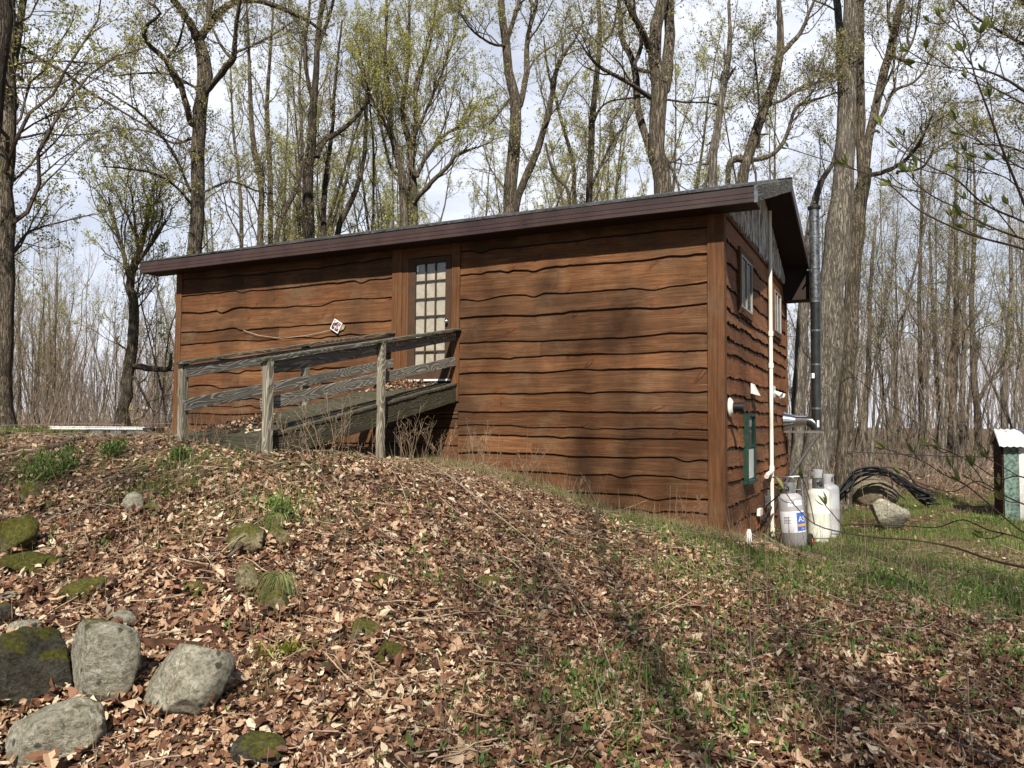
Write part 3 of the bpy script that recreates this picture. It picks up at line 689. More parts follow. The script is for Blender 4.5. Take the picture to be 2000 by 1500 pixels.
# stovepipe chimney
XS, QS = .68, 6.1
zb_, zt_ = 1.56, 6.14
c = MB(); c.tube([(XS, QS, zb_), (XS, QS, 4.2)], .098, 20); ch = c.build('chimney', M['pipe_dark'], cabin, smooth=True)
c = MB(); c.tube([(XS, QS, 4.2), (XS, QS, zt_)], .10, 20)
c.build('upper_flue', M['flue'], ch, smooth=True)
c = MB()
for z in (4.2, 4.9, 5.55): c.lathe([(.1, -.02), (.108, -.018), (.108, .018), (.1, .02)], 20, c=(XS, QS, z))
for z in (2.0, 2.9, 3.6): c.lathe([(.098, -.02), (.105, -.018), (.105, .018), (.098, .02)], 20, c=(XS, QS, z))
c.build('joint_band', M['galv'], ch, smooth=True)
c = MB(); c.lathe([(.0, .05), (.10, .05), (.13, .03), (.13, -.02), (.09, -.03), (.09, -.08), (.0, -.08)], 20, c=(XS, QS, zt_ + .02)); c.build('rain_cap', M['black'], ch, smooth=True)
c = MB(); c.tube([(XS, QS, zb_ + .02), (XS - .02, QS, zb_ + .10), (XS - .1, QS, zb_ + .17), (XS - .2, QS, zb_ + .18)], .108, 18); c.build('elbow', M['pipe_dark'], ch, smooth=True)
c = MB(); c.tube([(XS - .18, QS, 1.74), (.28, QS, 1.74)], .112, 20); c.tube([(.28, QS, 1.74), (.05, QS, 1.74)], [.112, .185], 20); c.build('wall_thimble', M['chrome'], ch, smooth=True)
c = MB(); c.box(.05, XS + .1, QS - .09, QS - .05, 1.50, 1.54); c.box(.05, XS + .1, QS + .05, QS + .09, 1.50, 1.54); c.tube([(XS + .06, QS - .07, 1.50), (.10, QS - .07, .50)], .022, 8); c.tube([(XS + .06, QS + .07, 1.50), (.10, QS + .07, .50)], .022, 8); c.build('bracket', M['steel'], ch)
c = MB(); c.box(XS - .07, XS - .02, QS - .103, QS - .098, 2.62, 2.72); c.box(XS + .02, XS + .06, QS - .10, QS - .097, 1.62, 1.76); c.build('sticker', M['label_w'], ch)
c = MB(); c.tube([(XS - .1, QS, 4.86), (XR - .0, QS - .1, 4.86)], .02, 8); c.build('stay', M['steel'], ch)
# short black intake tube with its white wall flange
c = MB(); c.tube([(.06, .30, 1.90), (.24, .30, 1.90)], .062, 18); c.tube([(.10, .30, 1.90), (.13, .30, 1.90)], .067, 18); c.tube([(.16, .30, 1.90), (.19, .30, 1.90)], .067, 18); c.tube([(.22, .30, 1.90), (.25, .30, 1.90)], .067, 18)
iv = c.build('intake_pipe', M['black'], cabin, smooth=True)
c = MB(); c.lathe([(0, 0), (.135, 0), (.135, .012), (.10, .04), (.068, .055), (0, .055)], 28); c.build('wall_flange', M['pvc'], iv, smooth=True, loc=(.048, .30, 1.90), rot=(0, pi/2, 0))
c = MB(); c.hexa([(.04, 2.10, 2.16), (.15, 2.10, 2.13), (.15, 2.42, 2.13), (.04, 2.42, 2.16), (.04, 2.10, 2.33), (.05, 2.10, 2.33), (.05, 2.42, 2.33), (.04, 2.42, 2.33)]); c.build('vent_hood', M['white'], cabin, bevel=.004)
c = MB(); c.box(.04, .07, 4.35, 4.75, 2.18, 2.40); fl = c.build('floodlight', M['white'], cabin, bevel=.006)
for yy, az in ((4.42, -.3), (4.68, .5)):
    c = MB(); c.lathe([(0, -.03), (.035, -.03), (.04, .02), (.06, .12), (.055, .12), (0, .10)], 16); c.build('lamp_head', M['white'], fl, smooth=True, loc=(.12, yy, 2.26), rot=(0, 2.05, az))
c = MB(); c.box(.04, .13, 3.46, 3.60, .18, .40); c.tube([(.09, 3.53, .4), (.09, 3.53, .5)], .03, 10); c.build('meter_box', M['galv'], cabin, bevel=.008)
c = MB(); c.box(.04, .1, 2.60, 2.86, .13, .25); c.build('outlet_box', M['white'], cabin, bevel=.006)
c = MB(); c.tube([(.08, 2.9, .02), (.09, 3.3, .10), (.08, 4.2, .18), (.09, 5.3, .52), (.08, 6.3, .62)], .022, 8); c.tube([(.12, 3.0, -.08), (.11, 3.9, .02), (.1, 5.0, .25), (.1, 6.0, .35)], .018, 8); c.build('conduit', M['cable'], cabin, smooth=True)

# ------------------------------------------------------------------ ramp (runs straight out from the door)
ramp = thing('access_ramp', 'grey weathered wooden ramp with plank railings leading up to the cabin door', 'ramp', tuple(C), -TH)
XO, XI, WR = -4.23, -5.50, 4.28
def dz(w): return 2.30 - .193 * w                           # deck height
n = 28
for i in range(n):
    w0 = .03 + (WR - .03) * i / n; w1 = .03 + (WR - .03) * (i + 1) / n - .006; z0, z1 = dz(w0), dz(w1)
dk = MB()
for i in range(n):
    w0 = .03 + (WR - .03) * i / n; w1 = .03 + (WR - .03) * (i + 1) / n - .006; j = random.uniform(-.004, .004); e1 = random.uniform(0, .012); e0 = random.uniform(0, .012)
    dk.hexa([(XI-.02-e0,-w1,dz(w1)-.036+j),(XO+.02+e1,-w1,dz(w1)-.036+j),(XO+.02+e1,-w0,dz(w0)-.036+j),(XI-.02-e0,-w0,dz(w0)-.036+j),
             (XI-.02-e0,-w1,dz(w1)+j),(XO+.02+e1,-w1,dz(w1)+j),(XO+.02+e1,-w0,dz(w0)+j),(XI-.02-e0,-w0,dz(w0)+j)])
dk.build('deck', M['deck'], ramp, bevel=.004)
for x in (XO - .005, XI + .005, (XO + XI) / 2):
    plank('joist', (x, -.07, dz(.07) - .17), (x, -WR + .02, dz(WR) - .17), .255, .038, M['deck'], ramp)
plank('end_board', (XI - .0, -WR - .02, dz(WR) - .14), (XO + .0, -WR - .02, dz(WR) - .14), .22, .036, M['deck'], ramp)
for (x, sgn) in ((XO, 1), (XI, -1)):
    for w in (4.27, 2.14):
        if sgn < 0: x_ = XI - .046
        else: x_ = XO + .046
        p = HW(x_, -w, 0); zg = gz1(p[0], p[1])
        plank('post', (x_ + .0, -w, zg - .25), (x_ + random.uniform(-.012, .012), -w, dz(w) + .86), .092, .092, M['post'], ramp, bev=.008)
    xr = x if sgn > 0 else x
    spans = [(.07, 2.14), (2.14, 4.36)] if sgn > 0 else [(.06, 4.40)]
    xin = x - sgn * .022
    for (a, b2) in ([(.06, 2.10), (2.10, 4.31)] if sgn > 0 else [(.06, 2.14), (2.14, 4.31)]):
        plank('rail', (xin, -a, dz(a) + .765), (xin, -b2 + .004, dz(b2) + .765), .145, .036, M['rail'], ramp)
        plank('rail', (xin, -a, dz(a) + .355), (xin, -b2 + .004, dz(b2) + .355), .145, .036, M['rail'], ramp)
    plank('handrail', (x + sgn * .01, -.05, dz(.05) + .876), (x + sgn * .01, -4.37, dz(4.37) + .876), .034, .145, M['cap'], ramp)
for (x, w) in ((XO - .06, .06),):
    plank('post', (x, -w-.03, 1.94), (x, -w-.03, dz(w) - .04), .09, .09, M['deck'], ramp)
plank('post', (XI + .1, -2.2, .9), (XI + .1, -2.2, dz(2.2) - .05), .09, .09, M['deck'], ramp)

# plaque hanging crooked on the wall, with a pale wooden wedge and its cord
pq = onfront(657, 637, .07); P = HW(pq[0], pq[1], pq[2])
pl = thing('picture_tile', 'small square black and pink picture tile hung crooked on the siding by a cord', 'picture', tuple(P), rot=(0, .52, -TH))
t = NT('blotchy_print'); n_ = t.noise(t.coord('Object', (1, 1, 1)), 22, 4, .6, .5); col = t.ramp(n_, [(.44, (.02, .018, .02)), (.5, (.10, .06, .07)), (.54, (.62, .42, .42)), (.66, (.70, .62, .58))]); M['print'] = t.fin(col, .6)
m = MB(); m.box(-.085, .085, -.008, .008, -.085, .085); m.build('picture', M['print'], pl)
m = MB(); a = .085; b2 = .098
for (x0, x1, z0, z1) in ((-b2, b2, a, b2), (-b2, b2, -b2, -a), (-b2, -a, -a, a), (a, b2, -a, a)): m.box(x0, x1, -.011, .011, z0, z1)
m.build('frame', M['label_w'], pl)
m = MB(); m.hexa([(.05, .012, -.09), (.16, .012, .02), (.15, .05, .02), (.05, .05, -.09), (.05, .012, .07), (.16, .012, .10), (.15, .05, .10), (.05, .05, .07)]); m.build('wooden_wedge', M['stick_pale'], pl)
pts = [onfront(x, y, .065) for (x, y) in [(475, 645), (505, 655), (550, 661), (600, 655), (645, 645)]]
pts = [tuple(HW(*q)) for q in pts]
m = MB(); m.tube(pts, .004, 5); tag(m.build('cord', M['twine']), 'thin pale cord sagging along the siding left of the picture tile', 'cord')
# ------------------------------------------------------------------ trees
def unit(v): return v / (np.linalg.norm(v, axis=-1, keepdims=True) + 1e-9)
def children(P, R, n, t0, t1, lrel, ang, up, K, rng, rscale=.55, lmin=.25, wig=.22, labs=None):
    """side branches of N parents; returns (N*n,K,3),(N*n,K)"""
    N, KP, _ = P.shape
    par = np.repeat(np.arange(N), n); Mn = len(par)
    t = t0 + (t1 - t0) * (np.tile(np.arange(n), N) + rng.random(Mn)) / n
    f = t * (KP - 1); i = np.minimum(f.astype(int), KP - 2); u = (f - i)[:, None]
    pos = P[par, i] * (1 - u) + P[par, i + 1] * u
    r = R[par, i] * (1 - u[:, 0]) + R[par, i + 1] * u[:, 0]
    T = unit(P[par, i + 1] - P[par, i])
    plen = np.linalg.norm(np.diff(P, axis=1), axis=2).sum(1)[par]
    perp = rng.normal(size=(Mn, 3)); perp = unit(perp - T * (perp * T).sum(1, keepdims=True))
    a = np.radians(ang) * (1 + .35 * rng.normal(size=Mn))[:, None]
    d = unit(T * np.cos(a) + perp * np.sin(a) + np.array([0, 0, up]))
    Ln = plen * lrel * (1.15 - .75 * t) * rng.uniform(.55, 1.3, Mn)
    if labs: Ln = labs * (1.2 - .7 * t) * rng.uniform(.5, 1.3, Mn)
    Ln = np.maximum(Ln, lmin)
    Q = np.empty((Mn, K, 3)); Q[:, 0] = pos; cur = d; st = (Ln / (K - 1))[:, None]
    for k in range(1, K):
        cur = unit(cur + rng.normal(size=(Mn, 3)) * wig + np.array([0, 0, up * .22]))
        Q[:, k] = Q[:, k - 1] + cur * st
    r0 = np.minimum(r * rscale, Ln * .0095 + .003)
    RR = r0[:, None] * np.linspace(1, .25, K)[None]
    return Q, np.maximum(RR, .0022)
def leaf_quads(P, per, size, rng, tip=.3):
    N, K, _ = P.shape; M_ = N * per
    par = np.repeat(np.arange(N), per); t = tip + (1 - tip) * rng.random(M_) ** .7; t[::per] = 1.
    f = t * (K - 1); i = np.minimum(f.astype(int), K - 2); u = (f - i)[:, None]
    pos = P[par, i] * (1 - u) + P[par, i + 1] * u + rng.normal(size=(M_, 3)) * size * .5
    a = unit(rng.normal(size=(M_, 3))); b = unit(np.cross(a, rng.normal(size=(M_, 3))))
    s = size * rng.uniform(.5, 1.35, M_)[:, None]
    V = np.stack([pos, pos + a * s * .5 + b * s * .32, pos + a * s, pos + a * s * .5 - b * s * .32], 1)
    return V.reshape(-1, 3), np.arange(M_ * 4).reshape(-1, 4)
def tree_meshes(stems, rng, n1=14, n2=6, n3=5, l1=.34, l2=.42, l3=.5, leaf=5, lsize=.07, ang=(48, 45, 42), up=.28, t0=.35, bark='bark', leafmat='bud', K0=22, side0=9, rough=.04, l1abs=None, base=None):
    """stems: list of (k,4) arrays. returns trunk V,Q  crown V,Q,mi"""
    tv = []; tq = []; o = 0; P1 = []; R1 = []
    for s in stems:
        q = resample(s['p'], K0); P = q[:, :3][None].copy(); R = q[:, 3][None].copy()
        w = np.linspace(0, 1, K0)[None, :, None]
        P += rng.normal(size=P.shape) * (R[..., None] * .10)
        R *= 1 + rng.normal(size=R.shape) * rough
        if s.get('flare'): R[0, 0] *= 1.7; R[0, 1] *= 1.15
        V, Q = tubes_np(P, R, side0 if R.max() > .06 else 6); tv.append(V); tq.append(Q + o); o += len(V)
        n = int(s.get('n', n1))
        if n > 0:
            a, b = children(P, R, n, s.get('t0', t0), .98, l1, ang[0], up, 9, rng, .5, .5, .2, l1abs); P1.append(a); R1.append(b)
    trunk = (np.concatenate(tv), np.concatenate(tq))
    P1 = np.concatenate(P1); R1 = np.concatenate(R1)
    P2, R2 = children(P1, R1, n2, .2, 1., l2, ang[1], up * .8, 6, rng, .6, .3, .2)
    P3, R3 = children(P2, R2, n3, .15, 1., l3, ang[2], up * .6, 4, rng, .7, .2, .18)
    cv = []; cq = []; mi = []; o = 0
    for (P, R, sd) in ((P1, R1, 5), (P2, R2, 3), (P3, R3, 3)):
        V, Q = tubes_np(P, R, sd); cv.append(V); cq.append(Q + o); o += len(V); mi.append(np.zeros(len(Q), int))
    if leaf:
        V, Q = leaf_quads(P3, leaf, lsize, rng); cv.append(V); cq.append(Q + o); mi.append(np.ones(len(Q), int))
    return trunk, (np.concatenate(cv), np.concatenate(cq), np.concatenate(mi))
def build_tree(name, label, base, meshes, bark, leafmat, group=None, cat='tree', twig='twig'):
    r = thing(name, label, cat, tuple(base), 0, group); b = np.asarray(base)
    (tv, tq), (cv, cq, mi) = meshes
    a = mesh_np('trunk', tv - b, [tq], M[bark], r, smooth=True)
    c = mesh_np('crown', cv - b, [cq], [M[twig], M[leafmat]], r, smooth=False, mi=mi)
    return r
def px_stem(pts, Y, dY=0., flare=False, **kw):
    pts = list(pts); a = []
    k = len(pts)
    for i, (x, y, w) in enumerate(pts):
        Yi = Y + dY * i / max(1, k - 1); P = at(x, y, Yi); a.append([*P, w * Yi / F / 2])
    if flare:   # bring the foot to the ground
        p = a[0]; g = gz1(p[0], p[1]) - .15
        if p[2] > g + .1:
            a.insert(0, [p[0], p[1], g, p[3] * 1.05])
    return dict(p=np.array(a), flare=flare, **kw)
def hero(name, label, Y, stems, seed, bark='bark', leafmat='bud', **kw):
    st = []
    for i, s in enumerate(stems):
        s = dict(s); st.append(px_stem(s.pop('p'), s.pop('Y', Y), s.pop('dY', 0), **s))
    for i in range(1, len(st)):                            # root every limb inside the wood it springs from
        p0 = st[i]['p'][0]; best = None
        for j in range(len(st)):
            if j == i: continue
            q = resample(st[j]['p'], 60); dd = np.linalg.norm(q[:, :3] - p0[:3], axis=1); k = int(dd.argmin())
            if best is None or dd[k] - q[k, 3] < best[0]: best = (dd[k] - q[k, 3], dd[k], q[k])
        if best and best[1] < 1.4 and best[1] > .25 * best[2][3]:
            r = best[2].copy(); r[2] -= max(.05, best[1] * .55); r[3] = p0[3]; st[i]['p'] = np.vstack([r, st[i]['p']])
    kw['n2'] = kw.get('n2', 6) + 2; kw['n3'] = kw.get('n3', 5) + 1; kw['lsize'] = kw.get('lsize', .07) * .8
    b = st[0]['p'][0, :3].copy(); g = gz1(b[0], b[1]); base = (b[0], b[1], g)
    return build_tree(name, label, base, tree_meshes(st, np.random.default_rng(seed), **kw), bark, leafmat)
H = dict
hero('maple_tree', 'tall trunk with pale budding branches at the left edge of the clearing', 17, [
    H(p=[(3,745,38),(9,560,35),(12,400,33),(15,200,28),(19,60,24),(12,-140,18),(0,-380,9)], flare=True, t0=.2, n=46),
    H(p=[(16,160,20),(32,90,16),(44,10,13),(60,-120,10),(85,-330,5)], dY=2, t0=.1, n=12)], 1, bark='bark', l1abs=4.4, leaf=9, lsize=.075, ang=(68,45,42), up=.16, leafmat='bud', n2=10, n3=7)
hero('maple_tree', 'dark near trunk cut off by the upper left corner of the photo', 11.5, [
    H(p=[(-75,760,60),(-48,400,54),(-20,220,42),(-4,120,34),(4,60,40),(-2,-60,38),(10,-300,20)], flare=True, n=5, t0=.6)], 2, bark='bark_dark', leaf=2, l1abs=2.5, n2=4, n3=3, leafmat='bud_grey')
hero('young_maple_tree', 'small leaning tree in yellow-green leaf standing left of the cabin beyond the panels', 25, [
    H(p=[(238,842,23),(246,760,22),(260,650,20),(262,600,18),(255,560,17),(262,520,14),(275,480,11),(288,430,8),(300,360,4)], flare=True, t0=.42, n=26),
    H(p=[(256,562,10),(242,500,8),(226,440,6),(212,385,3)], n=12, t0=.2), H(p=[(263,520,9),(300,470,7),(325,430,4)], n=9, t0=.2), H(p=[(268,480,7),(262,420,5),(255,360,3)], n=9, t0=.2),
    H(p=[(262,715,12),(285,718,12),(312,722,11),(331,718,9),(334,690,4)], n=3, t0=.5), H(p=[(262,737,6),(275,760,5),(288,785,4),(300,806,2)], n=4, t0=.3), H(p=[(256,690,4),(240,678,4),(228,668,3),(233,656,2)], n=3, t0=.3), H(p=[(262,670,8),(268,655,6),(269,640,2)], n=0)], 3, leaf=7, lsize=.075, l1abs=3.1, ang=(50, 45, 42), n2=5, n3=4)
hero('maple_tree', 'tall bare trunk with crooked limbs rising behind the left end of the roof', 19, [
    H(p=[(376,620,30),(380,490,28),(384,420,28),(387,350,28),(387,245,25),(395,182,25),(399,140,30),(396,115,27),(390,91,22),(388,77,20)], flare=True, t0=.25, n=10),
    H(p=[(388,79,17),(371,45,16),(350,14,14),(330,-20,12),(300,-120,6)], dY=-1, n=8), H(p=[(389,80,15),(406,52,15),(434,21,14),(462,3,12),(504,2,11),(546,14,10),(580,30,8),(609,45,6),(640,70,3)], dY=1.5, n=12, t0=.1), H(p=[(407,50,12),(411,0,12),(414,-100,9),(430,-260,4)], n=10),
    H(p=[(372,240,11),(367,217,12),(353,168,12),(325,119,11),(294,91,9),(281,72,8),(287,49,7),(306,35,6),(312,21,5),(290,5,3)], dY=-2, n=12, t0=.2), H(p=[(327,120,7),(345,92,6),(355,63,5),(362,30,3)], dY=-1, n=6, t0=.1),
    H(p=[(402,182,10),(420,160,12),(440,133,13),(455,115,12),(458,80,9),(462,42,8),(469,0,7),(475,-60,4)], dY=-2, n=10, t0=.3), H(p=[(455,116,7),(436,95,6),(420,66,5),(403,18,3)], n=5), H(p=[(457,105,6),(485,92,5),(530,70,4),(575,40,2)], dY=1, n=7),
    H(p=[(373,398,6),(343,364,5),(301,339,5),(245,329,4),(196,325,2)], dY=-2, n=9, t0=.1), H(p=[(371,372,6),(336,294,5),(280,227,5),(238,196,4),(189,165,2)], dY=-2, n=10, t0=.1), H(p=[(374,270,6),(340,280,5),(287,256,4),(215,250,2)], dY=2, n=8, t0=.1),
    H(p=[(400,375,5),(450,355,4),(500,372,3),(540,380,2)], dY=2, n=6, t0=.1), H(p=[(370,165,6),(330,145,5),(275,143,4),(215,150,2)], dY=2, n=8, t0=.1)], 4, bark='bark', leafmat='bud_grey', l1abs=1.7, leaf=4, lsize=.068, n2=6, n3=5)
hero('maple_tree', 'dark straight trunk with a right-hand limb behind the roof left of the door', 24, [
    H(p=[(603,560,25),(602,465,24),(602,350,22),(609,280,20),(612,210,15),(619,140,13),(620,70,11),(628,20,10),(640,-60,8),(655,-220,4)], flare=True, t0=.3, n=24),
    H(p=[(620,305,12),(630,280,10),(665,255,9),(700,224,7),(735,170,5),(750,90,3)], dY=2, n=12, t0=.2), H(p=[(612,200,9),(600,150,8),(596,80,7),(605,0,5),(600,-120,3)], n=12, t0=.1), H(p=[(622,90,8),(640,40,7),(651,0,6),(670,-120,3)], n=8, t0=.1),
    H(p=[(630,560,11),(632,458,11),(636,350,10),(648,260,8),(655,160,6),(668,40,4)], dY=3, n=12)], 5, bark='bark_dark', leaf=3, l1abs=2.4, leafmat='bud_grey', n2=7, n3=5)
hero('young_maple_tree', 'slim grey tree leaning right behind the roof beside the dark straight trunk', 27, [
    H(p=[(652,560,12),(660,450,12),(678,410,11),(697,367,10),(712,300,8),(716,200,6),(722,80,3)], flare=True, n=18, t0=.2)], 6, bark='bark', leaf=3, l1abs=2.2)
hero('multi_stem_maple', 'clump of slim grey stems behind the left half of the roof', 26, [
    H(p=[(507,580,12),(508,476,12),(511,367,12),(497,297,11),(490,210,9),(486,100,6),(480,-30,3)], flare=True, n=20, t0=.2),
    H(p=[(526,580,10),(528,472,10),(528,332,10),(521,227,9),(527,120,6),(535,0,4)], dY=1.5, n=18, t0=.2), H(p=[(534,570,11),(540,465,11),(553,420,10),(577,371,9),(590,290,7),(585,180,5),(592,60,3)], dY=3, n=16, t0=.2),
    H(p=[(470,580,8),(472,470,8),(468,360,7),(455,250,5),(450,130,3)], dY=4, n=14, t0=.2)], 7, leaf=4, l1abs=2.6, ang=(38,40,40), up=.4)
hero('multi_stem_maple', 'broad many-stemmed maple in yellow-green leaf behind the roof above the door', 25, [
    H(p=[(790,540,18),(790,441,17),(786,350,15),(772,297,12),(762,245,11),(758,175,9),(751,105,8),(755,35,6),(750,-120,3)], flare=True, n=24, t0=.25),
    H(p=[(806,540,17),(807,434,16),(807,350,14),(800,287,11),(786,224,10),(795,150,8),(800,60,6),(795,-80,3)], dY=1, n=24, t0=.25), H(p=[(802,330,10),(811,240,9),(811,165,8),(822,130,7),(835,105,6),(850,20,4),(858,-80,3)], dY=1, n=20, t0=.15),
    H(p=[(812,390,10),(830,370,10),(846,353,9),(877,322,8),(891,304,6),(915,292,4),(940,286,2)], dY=-1, n=12, t0=.2), H(p=[(812,345,10),(826,318,8),(846,290,7),(870,262,6),(895,245,5),(925,190,3)], n=14, t0=.15), H(p=[(786,345,7),(765,330,6),(745,250,5),(730,150,4),(715,40,2)], dY=2, n=16, t0=.2),
    H(p=[(800,290,7),(830,220,6),(860,150,5),(890,60,4),(905,-30,2)], dY=-1, n=20, t0=.1), H(p=[(772,300,6),(752,240,5),(722,180,4),(700,90,3)], dY=-2, n=16, t0=.1)], 8, leaf=8, lsize=.065, l1abs=2.6, ang=(34,38,40), up=.45)
hero('maple_tree', 'tall mossy forked trunk behind the middle of the roof', 21, [
    H(p=[(996,520,29),(996,416,28),(1000,332,26),(1007,262,25),(1010,210,24),(996,157,18),(989,87,17),(982,45,16),(979,0,15),(975,-120,11),(965,-300,5)], flare=True, n=20, t0=.3),
    H(p=[(1012,215,13),(1021,182,12),(1028,140,12),(1029,105,11),(1030,73,9),(1038,42,8),(1049,0,7),(1060,-100,4)], dY=1, n=12, t0=.2), H(p=[(990,80,9),(998,55,9),(1014,0,8),(1030,-80,5)], n=8),
    H(p=[(1004,430,16),(1012,385,15),(1038,322,15),(1059,266,13),(1077,196,11),(1086,140,9),(1102,105,7),(1122,80,5),(1140,40,3)], dY=-1.5, n=14, t0=.3), H(p=[(998,192,5),(985,207,4),(972,224,4),(955,245,3)], n=4), H(p=[(990,90,6),(960,85,5),(925,62,4),(900,30,3)], dY=-2, n=8, t0=.1)], 9, bark='bark', leaf=3, lsize=.065, l1abs=2.4, n2=7, n3=5)
hero('maple_tree', 'straight dark trunk behind the roof left of the heavy twin trunk', 23, [
    H(p=[(1150,500,13),(1150,397,13),(1154,315,13),(1157,227,13),(1164,157,11),(1171,87,10),(1171,35,9),(1168,0,8),(1160,-150,5)], flare=True, n=18, t0=.3),
    H(p=[(1159,240,5),(1170,215,5),(1189,199,4),(1225,192,4),(1259,189,3)], n=5, t0=.2), H(p=[(1152,370,6),(1175,320,5),(1200,270,5),(1220,245,3),(1238,215,2)], n=8, t0=.2), H(p=[(1172,90,6),(1195,62,5),(1205,20,4),(1215,-40,3)], n=8, t0=.1)], 10, bark='bark_dark', leaf=4, l1abs=2., leafmat='bud_grey', n2=6, n3=5)
hero('young_maple_tree', 'thin crooked stem behind the roof between the forked trunk and the straight dark trunk', 24, [
    H(p=[(1124,500,8),(1122,399,8),(1119,315,8),(1098,245,7),(1085,190,6),(1070,140,5),(1062,70,3)], flare=True, n=14, t0=.3), H(p=[(1110,500,7),(1112,395,7),(1105,365,6),(1085,345,5),(1072,310,5),(1066,280,4)], n=8, t0=.3)], 11, leaf=5, l1abs=1.8)
hero('maple_tree', 'heavy mossy twin trunk with dark side limbs behind the right half of the roof', 17.5, [
    H(p=[(1297,480,37),(1296,378,36),(1286,315,33),(1283,245,34),(1287,185,35),(1280,140,28),(1277,110,25),(1280,52,24),(1294,5,22),(1305,-100,17),(1310,-300,8)], flare=True, n=10, t0=.55),
    H(p=[(1294,190,22),(1304,140,22),(1306,105,22),(1308,0,20),(1312,-120,15),(1330,-300,7)], dY=1, n=12, t0=.3),
    H(p=[(1283,330,16),(1272,300,16),(1259,262,15),(1245,210,14),(1241,140,14),(1231,105,13),(1214,75,12),(1210,17,9),(1204,-60,7),(1190,-200,3)], dY=1.5, n=10, t0=.4), H(p=[(1240,132,9),(1250,100,8),(1252,70,8),(1241,35,7),(1236,-30,5)], n=6),
    H(p=[(1270,190,11),(1250,176,9),(1227,161,8),(1175,133,7),(1150,108,5),(1122,66,2)], dY=-1.5, n=9, t0=.2), H(p=[(1270,96,14),(1258,70,13),(1245,45,12),(1224,0,10),(1210,-60,6)], dY=-1, n=6),
    H(p=[(1300,310,6),(1312,330,6),(1322,355,5),(1330,385,3)], n=4, t0=.2), H(p=[(1304,320,5),(1330,312,4),(1325,340,3)], n=2), H(p=[(1306,195,5),(1340,200,4),(1385,201,3),(1430,215,2)], n=6, t0=.1)], 12, bark='bark', leafmat='bud_grey', leaf=4, l1abs=2., side0=12, n2=6, n3=5)
hero('dead_snag', 'bare broken dead trunk with peeling bark leaning right behind the roof', 16, [
    H(p=[(1388,480,18),(1391,366,17),(1391,315,18),(1396,285,17),(1401,252,16),(1410,192,12),(1417,147,13),(1423,110,11),(1428,77,10),(1424,50,7),(1423,35,7),(1424,0,6),(1428,-40,2)], flare=True, n=2, t0=.7),
    H(p=[(1418,158,7),(1428,143,6),(1438,129,2)], n=0), H(p=[(1417,140,5),(1415,115,5),(1416,95,3)], n=0), H(p=[(1388,300,8),(1382,317,7),(1374,321,5),(1364,322,3)], n=0), H(p=[(1412,175,4),(1408,155,4),(1411,138,2)], n=0)], 13, bark='bark_pale', leaf=0, n2=2, n3=2, l1abs=.8, leafmat='bud_grey')
hero('maple_tree', 'leaning dark tree with curved limbs behind the right end of the roof', 16.5, [
    H(p=[(1440,480,23),(1448,360,21),(1464,297,20),(1482,238,19),(1503,182,18),(1517,145,16),(1524,110,15),(1525,60,14),(1520,0,9),(1515,-120,6),(1520,-260,3)], flare=True, n=9, t0=.4),
    H(p=[(1530,102,9),(1545,85,9),(1566,60,8),(1580,25,6),(1590,0,5),(1600,-60,3)], n=9, t0=.2), H(p=[(1458,313,15),(1445,309,15),(1432,313,14),(1424,325,12),(1422,345,11),(1420,400,11)], n=0),
    H(p=[(1472,312,9),(1490,309,9),(1510,301,8),(1527,282,8),(1538,259,8),(1548,225,7),(1559,206,7),(1580,198,6),(1601,192,5),(1636,180,3)], dY=.8, n=14, t0=.25), H(p=[(1506,203,7),(1530,195,6),(1552,180,6),(1575,167,5),(1610,158,4),(1640,148,2)], dY=1, n=10, t0=.2), H(p=[(1470,320,5),(1476,340,5),(1476,360,3)], n=0), H(p=[(1482,290,5),(1484,230,4),(1478,150,4),(1470,70,2)], dY=-1, n=10, t0=.2), H(p=[(1478,285,4),(1481,265,4),(1500,262,3)], n=2)], 14, bark='bark', leafmat='bud_grey', leaf=3, lsize=.06, l1abs=1.5, n2=6, n3=6)
hero('maple_tree', 'massive pale grey trunk beside the stovepipe right of the cabin', 17.5, [
    H(p=[(1594,1000,64),(1600,850,55),(1618,695,50),(1629,520,50),(1640,420,45),(1646,350,40),(1652,245,37),(1656,140,33),(1660,35,29),(1660,-80,24),(1655,-300,10)], flare=True, n=8, t0=.6),
    H(p=[(1644,200,13),(1641,105,14),(1637,30,14),(1630,-40,12),(1610,-200,6)], dY=1.5, n=10, t0=.4)], 15, bark='bark_pale', leaf=4, l1abs=2.4, leafmat='bud_grey', side0=14, n2=6, n3=5)
